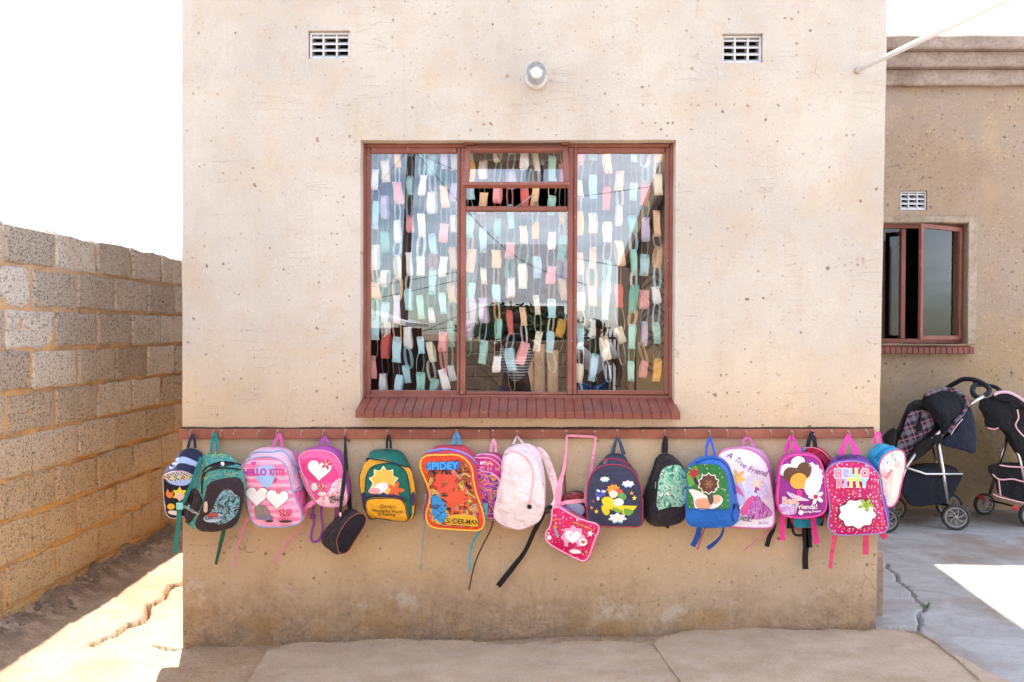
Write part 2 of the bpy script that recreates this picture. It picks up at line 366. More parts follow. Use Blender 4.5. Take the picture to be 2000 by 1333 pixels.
# ------------------------------------------------------------------ ground
CR_R = [G(1728, 1100), G(1745, 1118), G(1762, 1140), G(1775, 1158), G(1790, 1172), G(1803, 1186), G(1798, 1200), G(1795, 1215), G(1790, 1238)]
CR_L = [G(178, 1262), G(205, 1252), G(245, 1228), G(282, 1204), G(300, 1186), G(322, 1165), G(340, 1148), G(362, 1138)]
CR_L2 = [G(305, 1262), G(325, 1270), G(345, 1272), G(372, 1262)]
def crack_d(x, y, pts):
    best = 9
    for a, b in zip(pts[:-1], pts[1:]):
        ax, ay, bx, by = a.x, a.y, b.x, b.y; dx, dy = bx-ax, by-ay
        t = max(0, min(1, ((x-ax)*dx+(y-ay)*dy)/(dx*dx+dy*dy+1e-9)))
        d = math.hypot(x-ax-dx*t, y-ay-dy*t)
        if d < best: best = d
    return best
def gheight(x, y):
    z = gz(x, y); x0_, y0_ = x, y
    if abs(x) < 6 and abs(y) < 5:
        e = 1-ss(1.5, 1.9, x)
        z += (noise.noise(Vector((x*1.7, y*1.7, 0)))*.015+noise.noise(Vector((x*6, y*6, 3)))*.006+noise.noise(Vector((x*22, y*22, 5)))*.003)*(.25+.75*e)
        if x < -1.6: z += .05*math.exp(-((x+2.4)/.10)**2)*(.6+noise.noise(Vector((x*9, y*9, 7))))
        x += noise.noise(Vector((x0_*8, y0_*8, 21)))*.035+noise.noise(Vector((x0_*33, y0_*33, 22)))*.012
        y += noise.noise(Vector((x0_*8, y0_*8, 31)))*.035+noise.noise(Vector((x0_*33, y0_*33, 32)))*.012
        j = noise.noise(Vector((x*25, y*25, 1)))*.004+noise.noise(Vector((x*70, y*70, 1)))*.003
        if x > 1.6 and y < 1.4:
            d = crack_d(x, y, CR_R); wd = .009+.032*math.exp(-((x-2.23)**2+(y-.28)**2)/.006)
            z -= .06*(1-ss(wd*.5, wd, d+j))
        if x < -1.5 and y > -.8:
            d = crack_d(x, y, CR_L); z -= .10*(1-ss(.004, .017, d+j*1.5)); z += .012*ss(0, .3, y-(.2-(x+2.1)*.6))
            # the slab on the far side of the crack stands a little higher
            d2 = crack_d(x, y, CR_L2); z -= .06*(1-ss(.004, .016, d2+j))
    return z
def gsheet(name, xs, ys, mat):
    nx, ny = len(xs), len(ys)
    v = [(x, y, gheight(x, y)) for y in ys for x in xs]
    f = [(j*nx+i, j*nx+i+1, (j+1)*nx+i+1, (j+1)*nx+i) for j in range(ny-1) for i in range(nx-1)]
    return mesh(name, v, f, mat, None, True, kind='structure')
def cuts(segs):
    out = []
    for a, b, s in segs:
        n = max(1, round((b-a)/s)); out += [a+(b-a)*i/n for i in range(n)]
    out.append(segs[-1][1]); return out
gy = cuts([(-400, -40, 90), (-40, -6, 4), (-6, -.7, .25), (-.7, 1.75, .009), (1.75, 2.6, .03), (2.6, 6, .3), (6, 30, 4), (30, 400, 90)])
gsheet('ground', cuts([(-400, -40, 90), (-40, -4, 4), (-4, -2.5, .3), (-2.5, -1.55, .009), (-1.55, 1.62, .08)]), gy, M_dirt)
gsheet('concrete_yard', cuts([(1.62, 2.6, .009), (2.6, 3.9, .03), (3.9, 8, .4), (8, 40, 4), (40, 400, 90)]), gy, M_conc)

# carpets lying in front of the wall
def carpet_piece(name, label, back, front, wob, lift=.012):
    B = crom(back, 14); n = len(B)-1; Fp = crom(front, max(1, int(n/(len(front)-1))+1))
    def at(L_, u):
        k = u*(len(L_)-1); i = min(int(k), len(L_)-2); return L_[i].lerp(L_[i+1], k-i)
    NU, NV = 240, 60; v = []; f = []
    for j in range(NV+1):
        for i in range(NU+1):
            u = i/NU; q = j/NV; p = at(B, u).lerp(at(Fp, u), q**1.6)
            if j == 0: p = p+Vector((0, noise.noise(Vector((p.x*14, 2, wob)))*.012+noise.noise(Vector((p.x*60, 2, wob)))*.005, 0))
            z = gz(p.x, p.y)+lift+.007*noise.noise(Vector((p.x*2.2, p.y*3, wob)))+.004+.006*noise.noise(Vector((p.x*9, p.y*9, wob)))
            z += .010*math.exp(-q*26)*(.5+noise.noise(Vector((p.x*5, 1, wob))))
            v.append((p.x, p.y, z))
    for j in range(NV):
        for i in range(NU): f.append((j*(NU+1)+i, (j+1)*(NU+1)+i, (j+1)*(NU+1)+i+1, j*(NU+1)+i+1))
    # cut edge, 6 mm thick
    def rim(idx):
        n0 = len(v)
        for k in idx: v.append((v[k][0], v[k][1], v[k][2]-.02))
        for a in range(len(idx)-1): f.append((idx[a], idx[a+1], n0+a+1, n0+a))
    rim(list(range(NU+1))); rim([j*(NU+1) for j in range(NV+1)]); rim([j*(NU+1)+NU for j in range(NV+1)])
    t = thing(name, label, 'carpet', (back[0].x, back[0].y, gz(back[0].x, back[0].y)))
    mesh('pile', v, f, M_carpet, t, True)
    fr = MB(); rnd = random.Random(wob)
    for _ in range(330):
        p = Vector(v[rnd.randrange(0, NU+1)]); a = rnd.uniform(.1, PI-.1); ln = rnd.uniform(.006, .028)
        q1 = p+Vector((math.cos(a)*ln*.5, math.sin(a)*ln*.3, rnd.uniform(.0, .012))); q2 = p+Vector((math.cos(a)*ln, math.sin(a)*ln*.6, rnd.uniform(-.006, .014)))
        fr.tube([p, q1, q2], [.0011, .0009, .0005], 3, caps=False)
    fr.build('fringe', M_carpet, t, kind='stuff')
def at_edge(px, py): return G(px, py, .012)
lb = [at_edge(*q) for q in ((522, 1275), (570, 1262), (640, 1257), (720, 1254), (800, 1252), (900, 1256), (1000, 1259), (1100, 1258), (1200, 1257), (1272, 1257), (1310, 1250))]
lf = [Vector((G(470, 1420).x-.05, -1.35, 0)), Vector((0, -1.35, 0)), Vector((.85, -1.35, 0))]
carpet_piece('carpet_offcut', 'long tan carpet offcut lying along the wall, left of the fold', lb, lf, 3)
rb = [at_edge(*q) for q in ((1276, 1262), (1300, 1247), (1350, 1239), (1430, 1234), (1520, 1236), (1620, 1236), (1710, 1236), (1775, 1240), (1815, 1257), (1860, 1290), (1912, 1336))]
rf = [Vector((.74, -1.35, 0)), Vector((1.5, -1.35, 0)), Vector((2.35, -1.35, 0))]
carpet_piece('carpet_offcut', 'tan carpet offcut with rounded corner reaching past the right house corner', rb, rf, 11, .020)

# ------------------------------------------------------------------ walls with openings
def wall_cells(name, xs, zs, y0, y1, hole, mat, parent, amp=.003, base=None, shape=None, far=None, smooth=True):
    """front face, back face and the reveals of a plastered wall"""
    v = []; idx = {}; f = []
    nx, nz = len(xs), len(zs)
    def vt(i, k, s):
        key = (i, k, s)
        if key not in idx:
            x, z = xs[i], zs[k]; y = y0 if s == 0 else y1
            d = noise.noise(Vector((x*3, 5, z*3)))*amp*1.6+noise.noise(Vector((x*13, 5, z*13)))*amp*.6
            if shape: x, z = shape(x, z)
            ex = noise.noise(Vector((z*9, 3, x)))*amp*.8
            idx[key] = len(v); v.append((x+ex, y+(d if s == 0 else 0), z+noise.noise(Vector((x*9, 8, z)))*amp*.8))
        return idx[key]
    def solid(i, k):
        if i < 0 or k < 0 or i >= nx-1 or k >= nz-1: return False
        return not hole((xs[i]+xs[i+1])/2, (zs[k]+zs[k+1])/2)
    for i in range(nx-1):
        for k in range(nz-1):
            if not solid(i, k): continue
            f.append((vt(i, k, 0), vt(i+1, k, 0), vt(i+1, k+1, 0), vt(i, k+1, 0)))
            f.append((vt(i, k, 1), vt(i, k+1, 1), vt(i+1, k+1, 1), vt(i+1, k, 1)))
            if not solid(i-1, k): f.append((vt(i, k, 1), vt(i, k, 0), vt(i, k+1, 0), vt(i, k+1, 1)))
            if not solid(i+1, k): f.append((vt(i+1, k, 0), vt(i+1, k, 1), vt(i+1, k+1, 1), vt(i+1, k+1, 0)))
            if not solid(i, k-1): f.append((vt(i, k, 0), vt(i, k, 1), vt(i+1, k, 1), vt(i+1, k, 0)))
            if not solid(i, k+1): f.append((vt(i, k+1, 0), vt(i+1, k+1, 0), vt(i+1, k+1, 1), vt(i, k+1, 1)))
    return mesh(name, v, f, mat, parent, False)
def gcuts(a, b, marks, st=.045):
    m = sorted([a, b]+[q for q in marks if a < q < b]); out = []
    for p, q in zip(m[:-1], m[1:]):
        n = max(1, round((q-p)/st)); out += [p+(q-p)*i/n for i in range(n)]
    return out+[b]

house = thing('plastered_house', 'cream plastered house with a red framed window and a coat rail', 'house', (0, .1, 0))
xl, xr = P(356, 600).x, P(1725, 700).x
wx0, wx1 = P(704, 500).x, P(1319, 500).x; wz0, wz1 = P(1010, 813).z, P(1010, 274).z
VH = [(P(602, 60), P(683, 114)), (P(1411, 66), P(1490, 123))]
vents = [(a.x, b.x, b.z, a.z) for a, b in VH]
def hole1(x, z):
    if wx0 < x < wx1 and wz0 < z < wz1: return True
    return any(a < x < b and c < z < d for a, b, c, d in vents)
ZT = 3.45
xs = gcuts(xl, xr, [wx0, wx1]+[q for v_ in vents for q in v_[:2]]); zs = gcuts(-.25, ZT, [wz0, wz1]+[q for v_ in vents for q in v_[2:]])
def shp(x, z):
    if x > 1.2: x -= (x-1.2)/(xr-1.2)*(.012-(z-1.3)*.009)
    return x, z
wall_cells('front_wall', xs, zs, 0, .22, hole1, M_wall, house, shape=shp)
b = MB(); b.box(xl, xl+.2, .225, 5.5, -.25, ZT); b.box(xr-.2, xr, .225, 5.5, -.25, ZT); b.box(xl+.2, xr-.2, 5.3, 5.5, -.25, ZT)
b.build('side_wall', M_wall2, house)
b = MB(); b.box(xl-.3, xr+.3, -.055, 5.8, ZT+.003, ZT+.16, .01); b.build('roof', M_cem, house)
# room behind the window
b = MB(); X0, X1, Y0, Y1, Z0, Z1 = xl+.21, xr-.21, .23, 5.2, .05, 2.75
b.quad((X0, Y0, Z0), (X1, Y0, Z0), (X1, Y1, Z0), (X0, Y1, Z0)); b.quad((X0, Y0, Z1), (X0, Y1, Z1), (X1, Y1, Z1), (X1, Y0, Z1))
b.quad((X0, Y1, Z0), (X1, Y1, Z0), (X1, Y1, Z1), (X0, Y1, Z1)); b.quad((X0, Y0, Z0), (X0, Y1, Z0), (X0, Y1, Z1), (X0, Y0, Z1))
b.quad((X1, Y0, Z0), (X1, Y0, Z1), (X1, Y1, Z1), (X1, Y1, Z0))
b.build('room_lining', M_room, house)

# red steel window: frame, sashes, panes
YF = .075
def pr(px0, px1, py0, py1, Y):      # rectangle of the photo laid on plane Y -> x0,x1,z0,z1
    cx, cy = (px0+px1)/2, (py0+py1)/2
    return P(px0, cy, Y).x, P(px1, cy, Y).x, P(cx, py1, Y).z, P(cx, py0, Y).z
win = mesh('window', [(0, 0, 0)]*3, [], None, house); win.data.clear_geometry()
def bar(mb, r, y0, y1, bv=.003):
    x0, x1, z0, z1 = pr(*r, y0); mb.box(x0, x1, y0, y1, z0, z1, bv)
b = MB()
YS = .05
bar(b, (706, 714, 281, 779), YF-.01, YF+.045)          # outer frame
bar(b, (1308, 1317, 281, 779), YF-.01, YF+.045)
bar(b, (714.5, 1307.5, 281, 288), YF-.01, YF+.045)
bar(b, (714.5, 1307.5, 772, 779), YF-.01, YF+.045)
bar(b, (899, 909, 288.5, 771.5), YF-.013, YF+.045)
bar(b, (1109, 1119, 288.5, 771.5), YF-.013, YF+.045)
bar(b, (909.5, 1108.5, 403, 412), YF-.010, YF+.040)
fr = b.build('frame', M_red, win)
b = MB()
for r in ((714.5, 723, 288.5, 771.5), (892.5, 898.6, 288.5, 771.5), (723.5, 892, 288.5, 299), (723.5, 892, 763, 771.5),
          (1119.4, 1127, 288.5, 771.5), (1299, 1307.5, 288.5, 771.5), (1127.4, 1298.6, 288.5, 299), (1127.4, 1298.6, 763, 771.5),
          (909.5, 1108.5, 766, 771.5)):
    bar(b, r, YF-.002, YF+.03)
b.build('sash', M_red, win)
for px in (916, 1105):
    b = MB(); bar(b, (px-9, px+9, 277.5, 282.5), YF-.035, YF-.012); b.build('hinge', M_red, win)
def pane(r, Y, name='pane'):
    x0, x1, z0, z1 = pr(*r, Y); mb = MB(); mb.box(x0, x1, Y, Y+.004, z0, z1); return mb.build(name, M_glass, win)
pane((723, 893, 298, 764), YF+.012); pane((1127, 1299, 298, 764), YF+.012); pane((909, 1109, 411, 767), YF+.012)
# top-hung vent sash, propped open
hp = P(1008, 289, YF-.018); tx0, tx1 = P(910, 289, YF).x, P(1109, 289, YF).x
A = math.radians(39); Ls = .285
MV = Matrix.Translation(hp) @ Matrix.Rotation(-A, 4, 'X')
b = MB(); hw = (tx1-tx0)/2; cx = (tx0+tx1)/2-hp.x
for q in ((cx-hw, cx-hw+.028, -Ls+.022, -.028), (cx+hw-.028, cx+hw, -Ls+.022, -.028), (cx-hw, cx+hw, -.0275, 0), (cx-hw, cx+hw, -Ls, -Ls+.0215)):
    b.box(q[0], q[1], -.012, .014, q[2], q[3], .003, MV)
b.build('vent_sash', M_red, win)
b = MB(); b.box(cx-hw+.027, cx+hw-.027, 0, .004, -Ls+.02, -.026, 0, MV); b.build('pane', M_glass, win)
b = MB(); b.tube([P(1008, 405, YF-.015), P(1022, 396, YF-.06), P(1040, 381, .0)], .0045, 6)
b.build('window_stay', M_brass, win)
# sill of red tiles on edge
sill = mesh('window_sill', [(0, 0, 0)]*3, [], None, house); sill.data.clear_geometry()
sx0, sx1 = P(694, 800, -.1).x, P(1329, 800, -.1).x
zt, zf = P(1010, 779).z-.002, P(1010, 805, -.105).z; zb = P(1010, 818, -.105).z
W[sill] = W[house]
b = MB(); b.add([(sx0+.006, YF-.012, zt-.012), (sx1-.006, YF-.012, zt-.012), (sx1-.006, -.100, zf-.006), (sx0+.006, -.100, zf-.006),
                 (sx0+.006, YF-.012, zb+.003), (sx1-.006, YF-.012, zb+.003), (sx1-.006, -.100, zb+.004), (sx0+.006, -.100, zb+.004)],
                [(3, 2, 1, 0), (4, 5, 6, 7), (0, 1, 5, 4), (1, 2, 6, 5), (2, 3, 7, 6), (3, 0, 4, 7)])
b.build('sill_bed', M_sillm, sill)
NB = 34; sw = (sx1-sx0)/NB; tile = MB()
slope = math.atan2(zt-zf, YF+.100)
def tilemesh(seed):
    r = random.Random(seed); j = lambda a: r.uniform(-a, a)
    bm = bmesh.new(); x0, x1 = .0012, sw-.0012
    pts = [(x0, YF-.014, zt), (x1, YF-.014, zt), (x1, -.105+j(.002), zf+j(.001)), (x0, -.105+j(.002), zf+j(.001))]
    vs = [bm.verts.new(p) for p in pts]; vb = [bm.verts.new((p[0], p[1], zb+j(.0008))) for p in pts]
    bm.faces.new(vs[::-1]); bm.faces.new(vb)
    for i in range(4): bm.faces.new((vs[i], vs[(i+1) % 4], vb[(i+1) % 4], vb[i]))
    bmesh.ops.recalc_face_normals(bm, faces=bm.faces[:])
    bmesh.ops.bevel(bm, geom=bm.edges[:], offset=.0012, segments=1, affect='EDGES')
    me = bpy.data.meshes.new('tile'); bm.to_mesh(me); bm.free(); me.materials.append(M_sill); return me
tms = [tilemesh(k) for k in range(6)]
for k in range(NB): inst('tile', tms[k*5 % 6], sill, (sx0+k*sw, 0, random.uniform(-.0008, .0008)))
# thin irregular dark strip on the wall above the rail
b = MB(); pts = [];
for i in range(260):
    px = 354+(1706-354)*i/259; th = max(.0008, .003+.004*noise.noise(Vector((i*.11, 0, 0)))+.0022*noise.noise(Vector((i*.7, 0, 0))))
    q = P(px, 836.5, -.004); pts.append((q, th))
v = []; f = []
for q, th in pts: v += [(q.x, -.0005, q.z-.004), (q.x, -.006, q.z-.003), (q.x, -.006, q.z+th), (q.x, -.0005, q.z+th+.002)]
for i in range(len(pts)-1):
    for k in range(3): f.append((4*i+k, 4*i+4+k, 4*i+5+k, 4*i+1+k))
mesh('dark_strip', v, f, M_strip, house, kind='stuff')

# ------------------------------------------------------------------ air bricks
def air_vent(label, x0, x1, z0, z1, Y, cols=3, rows=4, group='white louvred air vents set in the walls'):
    t = thing('air_vent', label, 'vent', ((x0+x1)/2, Y, z0), group); g = .003
    x0 += g; x1 -= g; z0 += g; z1 -= g; b_ = .009; s = (z1-z0)*.012
    m = MB(); m.box(x0, x1, Y+.075, Y+.085, z0, z1); m.build('backing', M_dark, t)
    m = MB()
    m.box(x0, x0+b_, Y, Y+.07, z0, z1, .001); m.box(x1-b_, x1, Y, Y+.07, z0, z1, .001)
    m.box(x0+b_, x1-b_, Y, Y+.07, z1-b_, z1, .001); m.box(x0+b_, x1-b_, Y, Y+.07, z0, z0+b_*.7, .001)
    for c in range(1, cols):
        xc = x0+(x1-x0)*c/cols; m.box(xc-.004, xc+.004, Y+.002, Y+.06, z0+b_, z1-b_, .001)
    m.build('grille_frame', M_ventw, t)
    cw = (x1-x0)/cols
    for c in range(cols):
        for r in range(1, rows+1):
            zc = z0+(z1-z0)*(r-.35)/rows; m = MB()
            xa, xb = x0+cw*c+.0045+(.005 if c == 0 else 0), x0+cw*(c+1)-.0045-(.005 if c == cols-1 else 0)
            m.add([(xa, Y+.004, zc-.009), (xb, Y+.004, zc-.009), (xb, Y+.035, zc+.010), (xa, Y+.035, zc+.010),
                   (xa, Y+.004, zc-.016), (xb, Y+.004, zc-.016), (xb, Y+.035, zc+.006), (xa, Y+.035, zc+.006)],
                  [(0, 1, 2, 3), (7, 6, 5, 4), (4, 5, 1, 0), (5, 6, 2, 1), (6, 7, 3, 2), (7, 4, 0, 3)])
            m.build('louvre', M_ventw, t)
air_vent('white louvred air vent high on the cream wall, left of the lamp', *vents[0], .018)
air_vent('white louvred air vent high on the cream wall, beside the white pole', *vents[1], .018)

# ------------------------------------------------------------------ wall lamp
lc = P(1047, 155, 0)
t = thing('wall_lamp', 'round glass jar wall lamp mounted above the large window', 'lamp', lc)
ML = Matrix.Translation(lc) @ Matrix.Rotation(PI/2, 4, 'X')
b = MB(); b.lathe([(.001, .0), (.050, .0), (.052, .006), (.050, .022), (.046, .028), (.001, .028)], ML); b.build('lamp_base', M_ventw, t, True)
b = MB(); b.lathe([(.043, .029), (.046, .035), (.047, .07), (.047, .105), (.043, .125), (.032, .137), (.018, .142), (.001, .143)], ML, 32); b.build('glass_jar', M_jar, t, True)
b = MB(); b.lathe([(.0135, .029), (.0135, .055), (.018, .06), (.026, .078), (.0275, .092), (.024, .108), (.014, .118), (.001, .121)], ML, 24)
b.build('bulb', NT('frosted_bulb').fin((.9, .9, .9, 1), .25), t, True)

# ------------------------------------------------------------------ white pole sticking out of the wall
p0 = P(1669, 141, .03); 
p1 = P(1972, -4, -1.32)
t = thing('metal_pole', 'white painted metal pole sticking out of the wall towards the viewer', 'pole', p0)
b = MB(); n = 12; dd = (p1-p0); p2 = p0+dd*1.25
b.tube([p0, p2], .0115, 14); b.build('pipe', M_white, t, True)
b = MB(); b.tube([p0+dd*.022, p0+dd*.0222+Vector((0, -.004, 0))], .015, 14); b.build('collar', M_cem, t, True)

# ------------------------------------------------------------------ coat rail with hooks
ry0, ry1 = -.024, -.001
HK = [375, 418, 434, 460, 505, 543, 590, 632, 674, 715, 757, 803, 847, 891, 935, 963, 1010, 1060, 1107, 1161, 1205, 1256, 1299, 1338, 1386, 1420, 1457, 1505, 1546, 1586, 1624, 1657, 1690]
def railz(px): return P(px, 839, ry0).z, P(px, 858.5-(px-350)/1358*2.5, ry0).z
t = thing('coat_rail', 'long red brown wooden coat rail with small metal hooks under the window', 'coat rail', P(356, 850, -.01))
for a, b_ in ((349, 957), (958.5, 1708)):
    x0, x1 = P(a, 848, ry0).x, P(b_, 848, ry0).x; n = 40; v = []; f = []
    for i in range(n+1):
        x = x0+(x1-x0)*i/n; px = a+(b_-a)*i/n; zt_, zb_ = railz(px); j = noise.noise(Vector((x*7, 1, 0)))*.0015
        v += [(x, ry0+.002, zb_+j), (x, ry0, zb_+.003+j), (x, ry0, zt_-.003+j), (x, ry0+.002, zt_+j), (x, ry1, zt_+j), (x, ry1, zb_+j)]
    for i in range(n):
        for k in range(6): f.append((6*i+k, 6*i+6+k, 6*i+6+(k+1) % 6, 6*i+(k+1) % 6))
    f += [tuple(range(6))[::-1], tuple(6*n+k for k in range(6))]
    mesh('board', v, f, M_rail, t)
hb = MB(); r_ = .0022
hb.tube(crom([(0, .0, .012), (0, -.010, .012), (0, -.022, .004), (0, -.026, -.006), (0, -.020, -.012), (0, -.012, -.008)], 3), r_*.8, 6)
hb.tube([(0, 0, .012), (0, -.003, .012)], .006, 8)
hm = hb.build('hook', M_brass, None); hme = hm.data; bpy.data.objects.remove(hm)
for px in HK:
    q = P(px+random.uniform(-1, 1), 846.5+random.uniform(-1.5, 1.5), ry0); inst('hook', hme, t, q)
hookpt = lambda px: P(px, 850, ry0-.02)

# ------------------------------------------------------------------ breeze-block wall on the left
XB = -2.40
bw = thing('block_wall', 'rough breeze block boundary wall with sandy mortar', 'wall', (XB-.1, 0, 0))
def blockmesh(seed, L_=.374):
    r = random.Random(seed); bm = bmesh.new(); bmesh.ops.create_cube(bm, size=1)
    for q in bm.verts: q.co = Vector((q.co.x*.14, q.co.y*L_, q.co.z*.184))
    bmesh.ops.subdivide_edges(bm, edges=[e for e in bm.edges if e.calc_length() > .3], cuts=2)
    bmesh.ops.bevel(bm, geom=[e for e in bm.edges if e.calc_face_angle(0) > .5], offset=.010, segments=1, affect='EDGES')
    for q in bm.verts: q.co += Vector((r.uniform(-.004, .004), r.uniform(-.008, .008), r.uniform(-.008, .008)))
    me = bpy.data.meshes.new('block'); bm.to_mesh(me); bm.free(); me.materials.append(M_block); return me
bms = [blockmesh(k) for k in range(8)]; hms = [blockmesh(k+50, .18) for k in range(3)]
ZTOP = 1.985
for row in range(10):
    zc = ZTOP-.1-.2*row; off = (.0 if row % 2 == 0 else .195)
    y = -3.2+off+.045
    while y < 3.6:
        if y > -2.9:
            inst('block', random.choice(bms), bw, (XB-.07+random.uniform(-.004, .004), y, zc+random.uniform(-.003, .003)), (random.uniform(-.008, .008), random.uniform(-.008, .008)+(PI if random.random() < .5 else 0), random.uniform(-.01, .01)))
        y += .39
v = []; f = []; ys_ = cuts([(-3.1, -.6, .08), (-.6, 2.0, .018), (2.0, 3.6, .08)]); zs_ = cuts([(-.2, ZTOP-.012, .018)])
for z in zs_:
    for y in ys_:
        d = -.010+.009*noise.noise(Vector((y*9, z*9, 2)))+.006*noise.noise(Vector((y*30, z*30, 2)))
        if z > ZTOP-.02: d -= .01
        v.append((XB+d, y, z))
ny = len(ys_)
for k in range(len(zs_)-1):
    for i in range(ny-1): f.append((k*ny+i, k*ny+i+1, (k+1)*ny+i+1, (k+1)*ny+i))
mesh('mortar', v, f, M_mortar, bw, True)
b = MB(); b.box(XB-.13, XB-.02, -3.1, 3.6, -.2, ZTOP-.02); b.build('mortar_core', M_mortar, bw)
# rubble at the foot of the wall
b = MB(); rr = random.Random(5)
for _ in range(230):
    y = rr.uniform(-.8, 1.8); x = XB+abs(rr.gauss(.03, .05))+.01; s = rr.uniform(.004, .019); z = gheight(x, y)-s*.1
    bm = bmesh.new(); bmesh.ops.create_icosphere(bm, subdivisions=1, radius=s)
    for q in bm.verts: q.co = Vector((x, y, z))+Vector((q.co.x*rr.uniform(.6, 1.2), q.co.y*rr.uniform(.6, 1.3), q.co.z*rr.uniform(.4, .9)))
    bm.verts.index_update(); b.add([q.co.copy() for q in bm.verts], [[q.index for q in p.verts] for p in bm.faces]); bm.free()
for _ in range(1500):
    y = rr.uniform(-.5, 1.7); x = rr.uniform(-2.38, -1.7) if rr.random() < .62 else rr.uniform(-1.7, 1.75)
    if x > -1.7: y = -abs(rr.gauss(0, .03))-.003
    s = rr.uniform(.0012, .0042)*(1.3 if rr.random() < .1 else 1); z = (gheight(x, y) if x < -1.7 else gz(x, y)+.018); a_ = rr.uniform(0, 6)
    ca_, sa_ = math.cos(a_)*s, math.sin(a_)*s
    b.add([(x+ca_, y+sa_, z-s*.3), (x-sa_, y+ca_, z-s*.3), (x-ca_, y-sa_, z-s*.3), (x+sa_, y-ca_, z-s*.3), (x+s*.2, y, z+s*.8)], [(0, 1, 4), (1, 2, 4), (2, 3, 4), (3, 0, 4)])
o = b.build('gravel', M_stone, None, kind='stuff'); o['label'] = 'dark rubble stones along the foot of the block wall'; o['category'] = 'gravel'
# half-buried block at the right foot of the house
q = P(1727, 1090, .18)
o = MB().box(xr-.03, q.x, .18, .33, .02, P(1722, 1077, .18).z, .006).build('concrete_block', M_cem); tag(o, 'small concrete block jutting out at the foot of the right house corner', 'block')

# ------------------------------------------------------------------ second house on the right
YR = 2.25
h2 = thing('plastered_house', 'brown rough plastered house behind the strollers with stepped cornice', 'house', (3.5, YR+.2, 0))
vx0, vx1, vz0, vz1 = pr(1759, 1811, 373, 411, YR)
ax0, ax1, az0, az1 = pr(1640, 1889, 436, 672, YR)
def hole2(x, z): return (ax0 < x < ax1 and az0 < z < az1) or (vx0 < x < vx1 and vz0 < z < vz1)
zc0 = P(1860, 170, YR).z
wall_cells('front_wall', gcuts(xr-.15, 7.5, [vx0, vx1, ax0, ax1], .06), gcuts(-.1, zc0+.3, [vz0, vz1, az0, az1], .06), YR, YR+.2, hole2, M_wall2, h2, amp=.006)
def cornice(py_t, py_b, Y, ext=0):
    zt_ = P(1860, py_t, Y).z; zb_ = P(1860, py_b, Y).z; v = []; f = []; n = 120
    for i in range(n+1):
        x = 1.4+(7.8-1.4)*i/n; j = noise.noise(Vector((x*6, py_t, 0)))*.006; j2 = noise.noise(Vector((x*5, py_b, 4)))*.006; y_ = Y+noise.noise(Vector((x*3, 2, py_t)))*.006
        v += [(x, YR+.004, zb_+j2), (x, y_+.008, zb_+j2), (x, y_, zb_+.012+j2), (x, y_, zt_-.02+j), (x, y_+.02, zt_+j), (x, YR+.3+ext, zt_+j)]
    for i in range(n):
        for k in range(5): f.append((6*i+k, 6*i+6+k, 6*i+7+k, 6*i+1+k))
    return mesh('cornice_band', v, f, M_cem, h2)
cornice(132, 166, YR-.06); cornice(97, 130, YR-.12); cornice(66, 95, YR-.18)
b = MB(); b.box(xr-.1, 7.8, YR+.25, 6, zc0+.1, zc0+.25); b.build('roof', M_cem, h2)
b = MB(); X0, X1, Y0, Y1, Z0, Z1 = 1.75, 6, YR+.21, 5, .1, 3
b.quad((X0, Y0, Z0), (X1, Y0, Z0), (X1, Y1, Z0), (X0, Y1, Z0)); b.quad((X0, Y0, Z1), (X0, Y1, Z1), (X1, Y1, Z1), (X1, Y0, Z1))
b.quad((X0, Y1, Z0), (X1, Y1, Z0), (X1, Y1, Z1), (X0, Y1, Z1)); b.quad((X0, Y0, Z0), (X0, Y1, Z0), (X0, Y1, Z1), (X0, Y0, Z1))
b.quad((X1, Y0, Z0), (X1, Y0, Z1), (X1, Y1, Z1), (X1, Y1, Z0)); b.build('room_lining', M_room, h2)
air_vent('small white air vent above the open window of the brown house', vx0, vx1, vz0, vz1, YR+.012)
# smooth plaster band around the opening
w2 = mesh('window', [(0, 0, 0)]*3, [], None, h2); w2.data.clear_geometry()
M_band = cement('smooth_plaster_band', H('#b9aa98'), H('#a39078'), .0015)
b = MB(); bx0, bx1, bz0, bz1 = pr(1640, 1907, 418, 672, YR-.004)
b.box(ax1+.002, bx1, YR-.012, YR+.004, az0, az1+.05, .003); b.box(ax0, ax1+.001, YR-.012, YR+.004, az1+.003, az1+.05, .003)
b.build('plaster_band', M_band, w2)
YW = YR+.07
def bar2(mb, r, y0, y1):
    x0, x1, z0, z1 = pr(*r, y0); mb.box(x0, x1, y0, y1, z0, z1, .004)
b = MB()
bar2(b, (1640, 1878, 437, 446), YW, YW+.05); bar2(b, (1640, 1878, 662, 671), YW, YW+.05)
bar2(b, (1877.5, 1885, 437, 671), YW, YW+.05); bar2(b, (1760, 1769, 446.5, 661.5), YW, YW+.05); bar2(b, (1640, 1648, 446.5, 661.5), YW, YW+.05)
b.build('frame', M_red, w2)
x0, x1, z0, z1 = pr(1648, 1761, 446, 662, YW+.02); MB().box(x0, x1, YW+.02, YW+.024, z0, z1).build('pane', M_glass2, w2)
